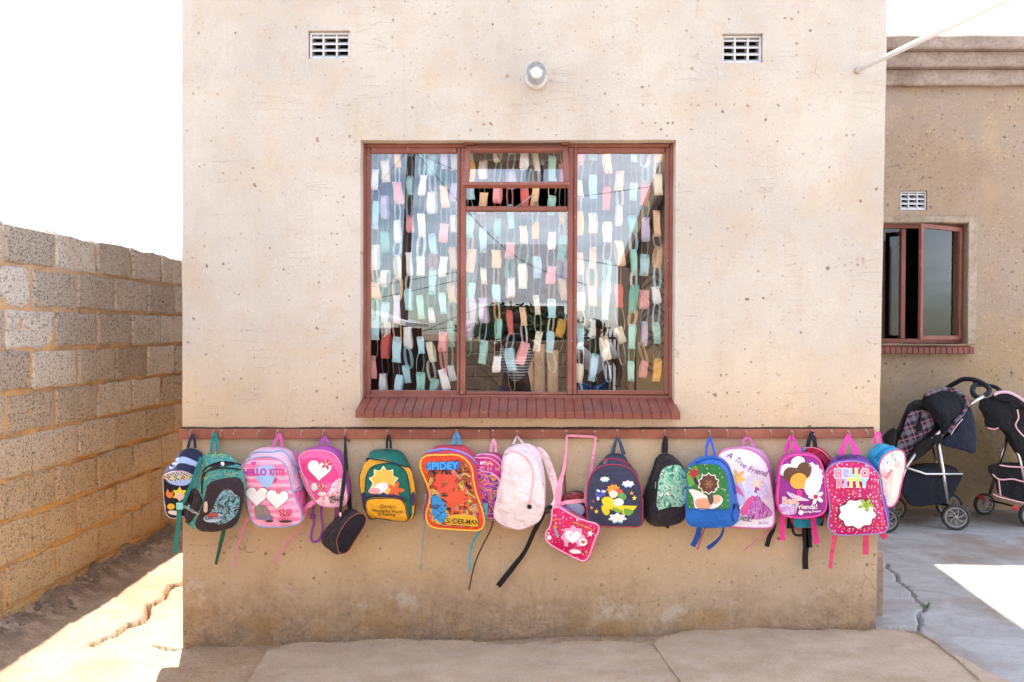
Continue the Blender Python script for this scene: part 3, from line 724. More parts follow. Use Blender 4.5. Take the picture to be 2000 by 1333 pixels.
# opened casement
hx = P(1877, 550, YW-.01).x; zA, zB = P(1877, 664, YW).z, P(1877, 446, YW).z
nl = P(1797, 550, YW-.27); Lc = math.hypot(hx-nl.x, .25); ang = math.atan2(.25, hx-nl.x)
MS = Matrix.Translation((hx, YW-.012, zA)) @ Matrix.Rotation(PI+ang, 4, 'Z'); hh = zB-zA
b = MB()
for q in ((0, .032, 0, hh), (Lc-.032, Lc, 0, hh), (.0325, Lc-.0325, 0, .032), (.0325, Lc-.0325, hh-.032, hh)): b.box(q[0], q[1], -.012, .012, q[2], q[3], .003, MS)
b.build('open_sash', M_red, w2)
MB().box(.032, Lc-.032, -.002, .002, .03, hh-.03, 0, MS).build('pane', M_glass2, w2)
s2 = mesh('window_sill', [(0, 0, 0)]*3, [], None, h2); s2.data.clear_geometry()
qx0, qx1, qz0, qz1 = pr(1640, 1904, 680, 691, YR-.08); n = 24; tw = (qx1-qx0)/n
def tm2(seed):
    r = random.Random(seed); bm = bmesh.new(); zt2 = az0+.003; pts = [(.0015, YW-.005, zt2), (tw-.0015, YW-.005, zt2), (tw-.0015, YR-.08, qz1+.004), (.0015, YR-.08, qz1+.004)]
    vs = [bm.verts.new(p) for p in pts]; vb = [bm.verts.new((p[0], p[1], qz0)) for p in pts]; bm.faces.new(vs[::-1]); bm.faces.new(vb)
    for i in range(4): bm.faces.new((vs[i], vs[(i+1) % 4], vb[(i+1) % 4], vb[i]))
    bmesh.ops.recalc_face_normals(bm, faces=bm.faces[:]); bmesh.ops.bevel(bm, geom=bm.edges[:], offset=.003, segments=1, affect='EDGES')
    me = bpy.data.meshes.new('tile'); bm.to_mesh(me); bm.free(); me.materials.append(M_sill); return me
t2 = tm2(1)
for k in range(n): inst('tile', t2, s2, (qx0+k*tw, 0, random.uniform(-.001, .001)))
# sprig growing in the crack
q = G(1808, 1188); M_leaf = NT('leaf_green').fin(H('#55703a'), .6)
t = thing('weed', 'small green weed growing in the yard crack', 'plant', q)
b = MB(); rr = random.Random(2)
for k in range(16):
    a = rr.uniform(-.6, 2.2); ln = rr.uniform(.02, .05); e = rr.uniform(.2, 1.0); w_ = .004; d = Vector((math.cos(a)*math.cos(e), math.sin(a)*math.cos(e)*.6, math.sin(e))); sd_ = d.cross(Vector((0, 0, 1))).normalized()*w_
    b.add([q, q+d*ln*.5+sd_, q+d*ln, q+d*ln*.5-sd_], [(0, 1, 2, 3)])
b.build('leaf', M_leaf, t)
# ================================================================== bags on the rail
ZM = {1: (300, 820, 4.4425), 2: (660, 820, 3.92), 3: (900, 820, 3.92), 4: (1120, 820, 4.4425), 5: (1380, 820, 4.4425), 6: (1680, 700, 3.703),
      'a': (310, 840, 6.06), 'b': (460, 860, 7.02), 'c': (580, 860, 5.553), 'd': (810, 850, 6.665), 'e': (1040, 940, 7.84), 'f': (1390, 860, 7.017), 'g': (1600, 840, 6.058), 0: (0, 0, 1)}
def Q(z, x, y): a = ZM[z]; return (a[0]+x/a[2], a[1]+y/a[2])
_fc = {}
def fabric(hx, rough=.75, k=1.0, wr=1.0, name='fabric', spec=.3):
    key = (hx, rough, k, wr)
    if key in _fc: return _fc[key]
    t = NT(name); o = t.pos; c = H(hx, k)
    n = t.noise(o, 14, 4, .6)
    dk = tuple(q*.72 for q in c[:3])+(1,)
    col = t.mix(t.mr(n, .3, .75, 0, .8), c, dk)
    col = t.mix(t.mr(t.noise(o, 60, 3), .55, .8, 0, .25), col, tuple(min(1, q*1.15+.03) for q in c[:3])+(1,))
    wv = t.noise(t.map(o, (900, 900, 900)), 1, 1)
    h = t.math('ADD', t.math('MULTIPLY', t.noise(o, 17, 3, .5, .8), wr*5), t.math('MULTIPLY', wv, .12))
    _fc[key] = t.fin(col, rough, t.bump(h, .004), spec, **{'Sheen Weight': .08}); return _fc[key]
def flat(hx, rough=.5, name='print', k=1.0):
    key = ('f', hx, rough)
    if key not in _fc:
        t = NT(name); o = t.pos; c = H(hx, k)
        col = t.mix(t.mr(t.noise(o, 45, 3, .6), .45, .75, 0, .3), c, tuple(q*.7 for q in c[:3])+(1,))
        col = t.mix(t.mr(t.noise(o, 130, 3, .7), .5, .7, 0, .18), col, tuple(min(1, q*1.3+.04) for q in c[:3])+(1,))
        _fc[key] = t.fin(col, rough, t.bump(t.noise(o, 14, 3, .5), .005), .4)
    return _fc[key]
def multi(name, cols, sc, rough=.4, stretch=(1, 1, 1), seed=0, dist=1.2, spark=False):
    """busy abstract print of several colours"""
    t = NT(name); o = t.map(t.pos, stretch, (seed*3.1, seed, 0)); n = t.t.nodes.new('ShaderNodeTexNoise'); t.l(o, n.inputs['Vector'])
    n.inputs['Scale'].default_value = sc; n.inputs['Detail'].default_value = 4; n.inputs['Distortion'].default_value = dist
    r = t.t.nodes.new('ShaderNodeValToRGB'); t.l(n.outputs['Fac'], r.inputs[0]); e = r.color_ramp
    e.interpolation = 'LINEAR'; k = len(cols)
    while len(e.elements) < k: e.elements.new(.5)
    for i in range(k): e.elements[i].position = .32+.36*i/(k-1); e.elements[i].color = H(cols[i])
    c = r.outputs[0]
    if spark:
        v = t.vor(t.pos, 95); q = t.math('MULTIPLY', t.mr(v.outputs['Distance'], .15, .3, 1, 0), t.math('GREATER_THAN', t.sep(v.outputs['Color'])[0], .72))
        c = t.mix(t.math('MULTIPLY', q, .8), c, (.9, .85, .9, 1))
    return t.fin(c, rough, t.bump(t.noise(t.pos, 17, 3), .006), .4)
def dots(name, base, cols, sc, r, keep=.2, rough=.4, seed=0, rnd=.85):
    t = NT(name); o = t.map(t.pos, (1, 1, 1), (seed, 0, seed*.37), (PI/2, 0, 0)); v = t.vor(o, sc, rand=rnd); v.voronoi_dimensions = '2D'; cc = t.sep(v.outputs['Color'])
    rp_ = t.t.nodes.new('ShaderNodeValToRGB'); t.l(cc[2], rp_.inputs[0]); e = rp_.color_ramp; e.interpolation = 'CONSTANT'
    while len(e.elements) < len(cols): e.elements.new(.5)
    for i, cx_ in enumerate(cols): e.elements[i].position = i/len(cols); e.elements[i].color = H(cx_)
    sz = t.math('MULTIPLY_ADD', cc[1], r*.7, r*.5)
    f = t.math('MULTIPLY', t.math('LESS_THAN', v.outputs['Distance'], sz), t.math('GREATER_THAN', cc[0], keep))
    b0 = t.mix(t.mr(t.noise(t.pos, 7, 3), .3, .75), H(base), tuple(q*.7 for q in H(base)[:3])+(1,))
    return t.fin(t.mix(f, b0, rp_.outputs[0]), rough, t.bump(t.noise(t.pos, 17, 3), .005), .4)
def stripes(name, c1, c2, period, rough=.45, c3=None):
    t = NT(name); p = t.pos; z = t.sep(p)[2]; n = t.noise(p, 11, 3)
    f = t.math('FRACT', t.math('ADD', t.math('DIVIDE', z, period), t.math('MULTIPLY', n, .5)))
    c = t.mix(t.mr(t.math('ABSOLUTE', t.math('SUBTRACT', f, .5)), .2, .3), H(c1), H(c2))
    if c3: c = t.mix(t.mr(t.noise(p, 16, 3), .52, .6, 0, .85), c, H(c3))
    return t.fin(c, rough, t.bump(t.noise(p, 17, 3), .005), .4)
def ell(cx, cy, a, b, rot=0, n=20):
    return [(cx+a*math.cos(t)*math.cos(rot)-b*math.sin(t)*math.sin(rot), cy+a*math.cos(t)*math.sin(rot)+b*math.sin(t)*math.cos(rot)) for t in (2*PI*i/n for i in range(n))]
def star(cx, cy, r, k=5, q=.45, rot=-PI/2):
    return [(cx+(r if i % 2 == 0 else r*q)*math.cos(rot+PI*i/k), cy+(r if i % 2 == 0 else r*q)*math.sin(rot+PI*i/k)) for i in range(2*k)]
def heart(cx, cy, s, rot=0):
    o = []
    for i in range(26):
        t = 2*PI*i/26; x = s*(16*math.sin(t)**3)/16; y = -s*(13*math.cos(t)-5*math.cos(2*t)-2*math.cos(3*t)-math.cos(4*t))/16
        o.append((cx+x*math.cos(rot)-y*math.sin(rot), cy+x*math.sin(rot)+y*math.cos(rot)))
    return o
def flower(cx, cy, r, k=5, d=.3, rot=0, sy=1):
    return [(cx+r*(1-d+d*math.cos(k*t))*math.cos(t+rot), cy+sy*r*(1-d+d*math.cos(k*t))*math.sin(t+rot)) for t in (2*PI*i/48 for i in range(48))]
def polar(pts, N, sharp=False):
    """resample a star-shaped outline by angle about its centroid"""
    if not sharp: pts = [(p.x, p.y) for p in crom([Vector((a, b, 0)) for a, b in pts], 6, True)]
    xs_ = [p[0] for p in pts]; ys_ = [p[1] for p in pts]; c = ((min(xs_)+max(xs_))/2, (min(ys_)+max(ys_))/2)
    out = []
    for k in range(N):
        a = 2*PI*k/N; dx, dy = math.cos(a), math.sin(a); best = None
        for (x1, y1), (x2, y2) in zip(pts, pts[1:]+pts[:1]):
            ex, ey = x2-x1, y2-y1; den = dx*ey-dy*ex
            if abs(den) < 1e-9: continue
            t = ((x1-c[0])*ey-(y1-c[1])*ex)/den; u = ((x1-c[0])*dy-(y1-c[1])*dx)/den
            if t > 0 and -1e-6 <= u <= 1+1e-6 and (best is None or t > best): best = t
        best = best or 1; out.append((c[0]+dx*best, c[1]+dy*best))
    return out, c
class Bag:
    def __init__(s, name, label, cat, hook, z, front, back, yf, yb, side, face, dome=.018, bulge=.03, wr=.0042, seed=1, zb=None, N=72, sharp=False):
        s.z = z; s.lift = .0008; s.yf = yf
        s.o = thing(name, label, cat, hookpt(hook) if isinstance(hook, (int, float)) else hook, 'school bags hanging from the coat rail')
        fp, fc = polar([Q(z, *p) for p in front], N, sharp); bp, bc = polar([Q(zb or z, *p) for p in back], N)
        Fw = [P(x, y, yf) for x, y in fp]; Bw = [P(x, y, yb) for x, y in bp]; fcw = P(*fc, yf); bcw = P(*bc, yb)
        def nz_(p, a): return Vector((noise.noise(p*9+Vector((seed, 0, 0))), noise.noise(p*11+Vector((0, seed, 0))), noise.noise(p*8+Vector((0, 0, seed)))))*a
        rings = [[bcw.lerp(p, .55) for p in Bw], [bcw.lerp(p, .97) for p in Bw]]
        for t in (.04, .2, .4, .6, .8, .95):
            cc = bcw.lerp(fcw, t); r_ = []
            for a, b_ in zip(Bw, Fw):
                q = a.lerp(b_, t); k = 1+bulge*math.sin(PI*t)*.8-.02*(1 if t > .9 else 0); q2 = cc+(q-cc)*k; q2.y = q.y; r_.append(q2+nz_(q2*1.6, wr*1.6*math.sin(PI*t)**.5))
            rings.append(r_)
        rings.append(Fw)
        v = [p for r in rings for p in r]; f = []
        for i in range(len(rings)-1):
            for k in range(N): f.append((i*N+k, i*N+(k+1) % N, (i+1)*N+(k+1) % N, (i+1)*N+k))
        f.append(tuple(range(N))[::-1])
        s.body = mesh('body', v, f, side, s.o, True)
        fr = [Fw]; 
        for q in (.985, .95, .88, .78, .66, .52, .38, .24, .12):
            dd = dome*(1-q**2.6); rr_ = []
            for p in Fw:
                a = fcw.lerp(p, q); a = a+Vector((0, -dd, 0))
                a += Vector((0, (abs(noise.noise(Vector((a.x*16, seed, a.z*7))))*.9+noise.noise(a*9+Vector((seed, 1, 1)))+.5*noise.noise(a*24+Vector((1, seed, 1))))*wr*1.5*min(1, (1-q)*8), 0)); rr_.append(a)
            fr.append(rr_)
        v2 = [p for r in fr for p in r]+[fcw+Vector((0, -dome, 0))]; f2 = []
        for i in range(len(fr)-1):
            for k in range(N): f2.append((i*N+k, i*N+(k+1) % N, (i+1)*N+(k+1) % N, (i+1)*N+k))
        for k in range(N): f2.append(((len(fr)-1)*N+k, (len(fr)-1)*N+(k+1) % N, len(v2)-1))
        s.face = mesh('front_panel', v2, f2, face, s.o, True)
        n0 = len(v); s.V = [Vector(p) for p in v]+[Vector(p) for p in v2]; s.F = list(f[:-1])+[tuple(i+n0 for i in q) for q in f2]; s.edge = Fw
        s.tree()
    def tree(s): s.bvh = BVHTree.FromPolygons(s.V, s.F)
    def hit(s, px, py, lift=0):
        d = ray(px, py).normalized(); loc, nr, i, _ = s.bvh.ray_cast(CAM, d)
        if loc is None:
            loc, nr, i, _ = s.bvh.find_nearest(P(px, py, s.yf))
        if nr.dot(d) > 0: nr = -nr
        nr = (nr+Vector((0, -.6, 0))).normalized()
        return loc+nr*lift
    def piping(s, mat, r=.0032, name='piping'):
        b = MB(); b.tube([p+Vector((0, -.001, 0)) for p in s.edge], r, 6, closed=True); b.build(name, mat, s.o, True); return s
    def panel(s, pts, mat, h=0, dome=0, name='print', z=None, N=None, sharp=False, parent=None, solid=False, pipe=None, rings=None):
        z = z or s.z; N = N or (96 if len(pts) > 40 else 48 if h or len(pts) > 20 else 36); s.lift += .00035; L0 = s.lift
        op, c = polar([Q(z, *p) for p in pts], N, sharp)
        prof = [(1.0, 0), (.995, h*.6), (.97, h), (.85, h), (.65, h), (.45, h), (.25, h)] if h else [(1, 0), (.8, 0), (.55, 0), (.3, 0)]
        v = []; f = []
        for q, hh in prof:
            for x, y in op: v.append(s.hit(c[0]+(x-c[0])*q, c[1]+(y-c[1])*q, L0+hh+dome*(1-q**2.2)))
        v.append(s.hit(c[0], c[1], L0+h+dome))
        for i in range(len(prof)-1):
            for k in range(N): f.append((i*N+k, i*N+(k+1) % N, (i+1)*N+(k+1) % N, (i+1)*N+k))
        for k in range(N): f.append(((len(prof)-1)*N+k, (len(prof)-1)*N+(k+1) % N, len(v)-1))
        o = mesh(name, v, f, mat, parent or s.o, True)
        if pipe:
            b = MB(); b.tube([v[2*N+k]+Vector((0, -.0005, 0)) for k in range(N)], .0022, 5, closed=True); b.build('piping', pipe, o, True)
        if h:
            n0 = len(s.V); s.V += v; s.F += [tuple(i+n0 for i in q) for q in f]; s.tree()
        return o
    def line(s, pts, mat, r=.0022, name='piping', z=None, closed=False, lift=None):
        z = z or s.z; pp = crom([Vector((*Q(z, *p), 0)) for p in pts], 6, closed)
        b = MB(); b.tube([s.hit(p.x, p.y, r*.5+s.lift) for p in pp], r, 6, closed=closed); return b.build(name, mat, s.o, True)
    def zipper(s, pts, mat=None, tape=None, z=None):
        s.line(pts, tape or FB('#2a2a30'), .0035, 'zip', z); return s.line(pts, mat or M_chrome, .0014, 'zip_teeth', z, lift=.003)
    def text(s, txt, x, y, size, mat, ang=0, z=None, shear=0, sx=1.0, off=0, name='lettering', spread=1.0, per=None):
        z = z or s.z; a = ZM[z]; x0, y0 = Q(z, x, y); sz = size/a[2]; s.lift += .0004
        chunks = [(txt, mat)] if not per else [(ch, per[i % len(per)]) for i, ch in enumerate(txt)]
        adv = 0; ca, sa = math.cos(ang), math.sin(ang)
        for ch, m in chunks:
            cu = bpy.data.curves.new('t', 'FONT'); cu.body = ch; cu.size = 1; cu.shear = shear; cu.resolution_u = 3; cu.offset = off; cu.space_character = spread
            tmp = bpy.data.objects.new('t', cu); COL.objects.link(tmp); me = bpy.data.meshes.new_from_object(tmp)
            bpy.data.objects.remove(tmp); bpy.data.curves.remove(cu)
            if len(me.vertices):
                mxu = max(v.co.x for v in me.vertices)
                bm = bmesh.new(); bm.from_mesh(me); bmesh.ops.subdivide_edges(bm, edges=[e for e in bm.edges if e.calc_length() > .35], cuts=2)
                V = []
                for v in bm.verts:
                    u, w_ = (v.co.x*sx+adv)*sz, v.co.y*sz; V.append(s.hit(x0+u*ca+w_*sa, y0+u*sa-w_*ca, s.lift))
                bm.verts.index_update(); Fc = [[v.index for v in q.verts] for q in bm.faces]; bm.free()
                mesh(name, V, Fc, m, s.o)
                adv += (mxu+.08)*sx
            else: adv += .3*sx
            bpy.data.meshes.remove(me)
        return adv
    def strap(s, pts, mat, w=.02, z=None, y=-.05, name='strap', ys=None, tw=0, th=.0018):
        return ribbon(name, [Q(z or s.z, *p) for p in pts], mat, w, ys or y, s.o, tw, th)
    def loop(s, z, l, r, top, mat, w=.016, y0=None):
        """hanging loop: two arms up to the hook"""
        hx, hy = Q(z, *top); yb = y0 if y0 is not None else -.06
        a = Q(z, *l); b_ = Q(z, *r)
        ribbon('hanging_loop', [a, ((a[0]*.45+hx*.55)-1.5, (a[1]*.45+hy*.55)), (hx-1.2, hy+3), (hx, hy), (hx+1.2, hy+3), ((b_[0]*.45+hx*.55)+1.5, b_[1]*.45+hy*.55), b_], mat, w, [yb, -.05, -.046, -.045, -.048, -.055, yb-.004], s.o)
def ribbon(name, pp, mat, w, y, parent, tw=0, th=.0018):
    n = len(pp); ys_ = y if isinstance(y, (list, tuple)) else [y]*n; ws = w if isinstance(w, (list, tuple)) else [w]*n
    pts = [P(px, py, yy) for (px, py), yy in zip(pp, ys_)]; C_ = crom(pts, 7); v = []; f = []; m = len(C_)
    for i, p in enumerate(C_):
        t = (C_[min(i+1, m-1)]-C_[max(i-1, 0)]); t = t.normalized() if t.length > 1e-9 else Vector((0, 0, 1))
        side = Vector((-t.z, 0, t.x)); side = side.normalized() if side.length > .05 else Vector((1, 0, 0))
        k = i/7; j = min(int(k), n-2); ww = ws[j]+(ws[j+1]-ws[j])*(k-j)
        a = tw*math.sin(i*.35+parent.location.x*9)*.5; nr = Vector((0, -1, 0)); sd2 = side*math.cos(a)+nr*math.sin(a); n2 = nr*math.cos(a)-side*math.sin(a)
        for q1, q2 in ((-1, -1), (1, -1), (1, 1), (-1, 1)): v.append(p+sd2*ww*.5*q1+n2*th*.5*q2)
    for i in range(m-1):
        for k in range(4): f.append((4*i+k, 4*i+(k+1) % 4, 4*i+4+(k+1) % 4, 4*i+4+k))
    f += [(3, 2, 1, 0), tuple(4*(m-1)+k for k in range(4))]
    return mesh(name, v, f, mat, parent, False)
FB = fabric
K = dict
blk = FB('#25222a', .8); 

# 1 --- navy bag at the far left, half behind the teal one
B = Bag('school_backpack', 'navy and black backpack with checkered band, hanging at the left end of the rail', 'backpack', 376, 'a',
        [(52, 590), (62, 540), (150, 500), (260, 488), (350, 510), (420, 570), (430, 700), (400, 860), (330, 1000), (200, 1045), (110, 1020), (70, 900), (58, 740)],
        [(85, 520), (90, 440), (180, 370), (215, 300), (300, 225), (380, 205), (470, 230), (530, 300), (510, 480), (470, 800), (330, 1010), (200, 1040), (120, 1000), (85, 800)],
        -.105, -.012, FB('#2c3050'), FB('#231f2a'), .012, seed=1)
B.panel([(90, 430), (160, 375), (260, 320), (340, 330), (430, 370), (480, 400), (470, 450), (380, 410), (260, 395), (170, 405), (110, 450)], FB('#b9cdf2'), name='side_stripe')
B.panel([(60, 545), (150, 505), (255, 490), (340, 505), (400, 555), (400, 590), (340, 650), (240, 660), (150, 640), (90, 600)], flat('#a9bce4'), name='print')
M_chk = NT('checker_print')
ck_ = M_chk.t.nodes.new('ShaderNodeTexChecker'); M_chk.l(M_chk.map(M_chk.pos, (1, 0, 1), rot=(0, .3, 0)), ck_.inputs[0]); ck_.inputs['Scale'].default_value = 130
ck_.inputs[1].default_value = (.03, .03, .04, 1); ck_.inputs[2].default_value = (.8, .75, .6, 1); M_chk = M_chk.fin(ck_.outputs[0], .5)
B.panel([(62, 550), (150, 512), (255, 500), (340, 512), (395, 558), (390, 580), (340, 590), (240, 600), (140, 605), (80, 590)], M_chk)
B.piping(flat('#d9b6bd'), .0022)
B.text('FASTENAL', 108, 592, 66, None, ang=-.03, per=[flat('#d8452f'), flat('#f0d060'), flat('#6da05a'), flat('#f4e3b0')], off=.02, spread=.9)
B.panel(star(250, 760, 92, 6, .6), flat('#f1d548')); B.panel(ell(255, 790, 45, 40), flat('#f0c6c4'))
B.panel([(120, 690), (100, 720), (92, 770), (125, 805), (170, 790), (168, 730), (140, 750), (118, 750)], flat('#ee8140')); B.panel(ell(150, 905, 45, 36), flat('#f6bb35')); B.panel(ell(190, 980, 80, 26, .15), flat('#e9dccf'))
B.panel(ell(60, 880, 22, 60, -.3), flat('#dfe6e2'), name='side_mesh'); 
B.loop('a', (345, 215), (432, 215), (402, 62), FB('#2c3052'), .014, y0=-.045)

# 2 --- teal patterned bag
TEAL = multi('teal_scribble_fabric', ['#164f58', '#2b8a8e', '#55b0a8', '#1c5f70', '#b7c96a', '#2f8f86'], 30, .7, (1, 1, 2.2), 2, 2)
B = Bag('school_backpack', 'teal patterned backpack with a dark front pocket and long teal straps', 'backpack', 419, 'a',
        [(520, 640), (560, 480), (640, 440), (800, 430), (960, 450), (1010, 560), (1025, 740), (985, 940), (930, 1110), (820, 1170), (640, 1200), (470, 1185), (370, 1140), (420, 1020), (480, 820)],
        [(300, 870), (380, 700), (450, 540), (520, 310), (600, 268), (720, 262), (830, 280), (900, 350), (970, 440), (1000, 700), (930, 1080), (700, 1170), (450, 1160), (350, 1110), (300, 1000)],
        -.205, -.105, TEAL, TEAL, .02, seed=2)
B.panel([(560, 450), (640, 405), (760, 380), (900, 395), (965, 430), (900, 420), (760, 405), (640, 430), (570, 470), (540, 500)], blk, name='zip_flap')
B.panel([(620, 620), (760, 575), (940, 560), (1000, 640), (1020, 760), (980, 960), (920, 1110), (800, 1170), (640, 1198), (500, 1180), (440, 1120), (480, 1020), (545, 860), (580, 720)], FB('#35272c', .7), h=.018, dome=.012, name='front_pocket')
B.panel([(340, 760), (430, 690), (500, 780), (520, 860), (470, 960), (400, 1060), (345, 1110), (300, 1020), (290, 880)], FB('#2a1f24'), h=.006, name='side_pocket')
B.panel([(640, 930), (700, 800), (760, 720), (840, 700), (900, 760), (960, 800), (940, 960), (860, 1060), (740, 1120), (640, 1090), (560, 1060)], multi('dark_teal_print', ['#221c22', '#2a2830', '#4f8f98', '#8fb3b8', '#332a30', '#6a5a50'], 22, .5, (1, 1, 1), 5, 2.4))
B.panel(ell(650, 1040, 118, 52, -.12), flat('#aabfd4')); B.panel(ell(640, 1010, 70, 28, -.1), flat('#b0443f')); B.text('BAKUGAN', 552, 1062, 52, flat('#1d1d28'), ang=-.06, off=.02)
B.text('AKUGAN', 305, 915, 46, flat('#d8d3cc'), ang=.55, shear=.2, off=.015)
B.zipper([(545, 500), (520, 600), (520, 760)]); B.line([(525, 640), (540, 540), (600, 480), (720, 455), (860, 455), (975, 470)], blk, .0035)
B.line([(525, 500), (560, 455), (640, 410), (760, 382), (900, 398), (965, 425)], blk, .003, 'zip')
B.panel([(548, 860), (580, 855), (582, 960), (560, 975), (542, 960)], flat('#cfb79c', .3), h=.003, name='zip_pull'); B.panel([(740, 385), (775, 385), (780, 425), (745, 425)], M_chrome, h=.002, name='zip_pull')
B.strap([(505, 320), (450, 470), (390, 640), (320, 800), (262, 900)], FB('#1f7a74'), .016, ys=[-.13, -.16, -.19, -.20, -.20])
B.panel([(205, 880), (280, 870), (285, 940), (215, 945)], flat('#8fd6cf'), name='strap_tab')
ribbon('strap', [Q('a', 238, 900), Q('a', 240, 1020), Q('a', 225, 1180), Q('a', 205, 1330), Q(1, 190, 1165)], FB('#2c8279'), .022, [-.2, -.19, -.17, -.15, -.14], B.o)
b = MB(); q = P(*Q('a', 242, 905), -.206); b.box(q.x-.016, q.x+.016, q.y, q.y+.008, q.z-.016, q.z+.016, .003); b.build('buckle', flat('#8fd6cf', .3), B.o)
B.strap([(770, 1165), (765, 1240), (745, 1320)], FB('#1d6a5c'), .016, y=-.10)
ribbon('strap', [Q(1, 612, 950), Q(1, 590, 1040), Q(1, 565, 1150), Q(1, 540, 1258)], FB('#245f50'), [.018, .018, .017, .012], [-.1, -.08, -.06, -.05], B.o)
B.loop('a', (622, 262), (700, 262), (662, 52), FB('#1f8f8c'), .018, y0=-.12)

# 3 --- large light pink bag
PK = stripes('pink_striped_print', '#f27da6', '#f9b3c8', .035, .35, '#f7a3c4')
B = Bag('school_backpack', 'large light pink striped backpack with hearts and pale blue piping', 'backpack', 543, 'b',
        [(65, 440), (90, 350), (180, 275), (320, 238), (470, 232), (600, 268), (690, 350), (735, 480), (770, 650), (830, 800), (890, 950), (915, 1070), (880, 1140), (700, 1185), (480, 1195), (330, 1180), (240, 1120), (195, 1000), (165, 860), (140, 700), (85, 560)],
        [(180, 250), (230, 170), (330, 110), (450, 82), (600, 80), (720, 110), (810, 180), (860, 290), (900, 420), (950, 580), (990, 720), (985, 850), (940, 1020), (880, 1130), (600, 1170), (350, 1150), (220, 1000), (160, 700), (140, 450)],
        -.165, -.03, multi('pale_pink_satin', ['#f3b4cf', '#e9c4e0', '#f6bcc4', '#d9c4ea'], 8, .45, seed=3), PK, .022, seed=3)
B.panel([(800, 700), (930, 620), (985, 720), (985, 850), (945, 1000), (915, 1040), (880, 930), (840, 810)], FB('#e75f9e'), h=.003, name='side_pocket')
B.line([(775, 705), (850, 690), (905, 650), (945, 580)], flat('#86b5cf'), .0036)
B.line([(190, 245), (250, 185), (360, 165), (500, 170), (620, 150), (700, 190), (760, 290), (820, 390), (850, 470)], flat('#7fb0d0'), .0036, 'zip')
B.piping(flat('#8fa6c9'), .0034)
for x, y, s_, c in ((250, 320, 36, '#cc52b4'), (125, 550, 38, '#e0397f'), (525, 550, 48, '#e2326e'), (630, 580, 30, '#d98ab8'), (655, 460, 40, '#ef7398')): B.panel(heart(x, y, s_), flat(c))
B.panel([(290, 380), (400, 350), (520, 350), (560, 420), (540, 520), (470, 640), (400, 640), (300, 540), (270, 450)], flat('#9fc0ea'))
B.text('HELLO', 105, 484, 122, flat('#cc3f9a'), ang=-.02, sx=.88, off=.06, per=None); B.text('KITTY', 470, 478, 116, flat('#cc3f9a'), ang=-.04, sx=.66, off=.06)
for x, y, r, c in ((300, 760, 150, '#f4ece9'), (575, 800, 150, '#f4ece9')):
    B.panel(heart(x, y, r*1.06, .05), flat('#7b5d55')); B.panel(heart(x, y, r, .05), flat(c))
B.panel(flower(600, 700, 48, 5), flat('#dd6f78')); B.panel([(280, 900), (420, 900), (470, 1010), (500, 1060), (300, 1060), (270, 980)], flat('#8d8078')); B.panel([(310, 1030), (490, 1030), (500, 1085), (310, 1080)], flat('#7f7796'))
B.panel(heart(690, 1010, 95), dots('pink_dotted_print', '#e0286a', ['#f6c8d8', '#ffffff'], 150, .25, 0)); B.panel(ell(470, 1105, 60, 14), flat('#3b302c')); B.panel(ell(690, 1108, 100, 16), flat('#4a3a36'))
B.loop('b', (520, 90), (640, 90), (600, -75), FB('#d667a8'), .016, y0=-.06)
B.strap([(820, 150), (850, 240), (900, 430)], FB('#d873b2'), .014, y=-.05)
ribbon('strap', [Q('b', 900, 400), Q('b', 980, 620), Q('b', 1060, 760), Q('b', 1090, 830), Q('b', 1000, 900)], FB('#f59db4'), .026, [-.07, -.09, -.1, -.11, -.11], B.o)
ribbon('strap', [Q('b', 1095, 830), Q('b', 1000, 900), Q('b', 960, 960), Q('b', 930, 1080)], FB('#ee7fa5'), .02, [-.12, -.13, -.12, -.1], B.o)
ribbon('strap', [Q(1, 1295, 925), Q(1, 1230, 990), Q(1, 1120, 1120), Q(1, 1030, 1250)], FB('#ee86b4'), .007, [-.1, -.07, -.05, -.04], B.o)
ribbon('strap', [Q(1, 825, 850), Q(1, 790, 900), Q(1, 750, 1030), Q(1, 715, 1160), Q(1, 700, 1270)], FB('#ee86b4'), [.018, .010, .007, .007, .007], [-.12, -.1, -.08, -.06, -.05], B.o)

# 4 --- hot pink bag with purple back
B = Bag('school_backpack', 'hot pink backpack with a purple back, behind the black pouch strap', 'backpack', 633, 'c',
        [(22, 190), (60, 140), (150, 112), (280, 112), (390, 150), (460, 230), (500, 350), (530, 500), (545, 620), (520, 700), (400, 725), (280, 715), (200, 660), (150, 560), (90, 420), (35, 290)],
        [(110, 120), (160, 80), (280, 66), (400, 78), (480, 130), (530, 260), (570, 400), (590, 520), (575, 600), (540, 680), (400, 700), (250, 690), (150, 560), (100, 400), (60, 220)],
        -.125, -.02, FB('#b84fae'), FB('#f06aa6', .4), .02, seed=4)
B.panel([(60, 220), (200, 190), (350, 250), (440, 340), (420, 450), (250, 460), (120, 420), (60, 330)], flat('#e8408c', .4)); B.piping(flat('#f3a2c4'), .0025)
FL = multi('pink_white_floral_print', ['#f8e8ec', '#f5b8c8', '#fbf1f0', '#dc5f86', '#f8dfe6', '#7a3f74'], 26, .4, seed=6, dist=1.5)
B.panel([(200, 640), (340, 560), (400, 450), (490, 410), (520, 480), (540, 620), (515, 695), (400, 715), (280, 705)], FL)
B.panel(heart(245, 320, 135, .05), flat('#8a5a5a')); B.panel(heart(245, 318, 128, .05), flat('#f8f0ee')); B.panel(flower(320, 262, 62, 5), flat('#cf3a48')); B.panel(ell(320, 262, 16, 16), flat('#f3b6bb'))
B.panel(heart(265, 510, 52), dots('red_dotted_print', '#d8434f', ['#ffffff', '#f8e3e3'], 130, .28, 0)); B.panel(ell(190, 505, 34, 44), flat('#e9e3e6')); B.panel(ell(275, 580, 46, 22), flat('#f4ebe6'))
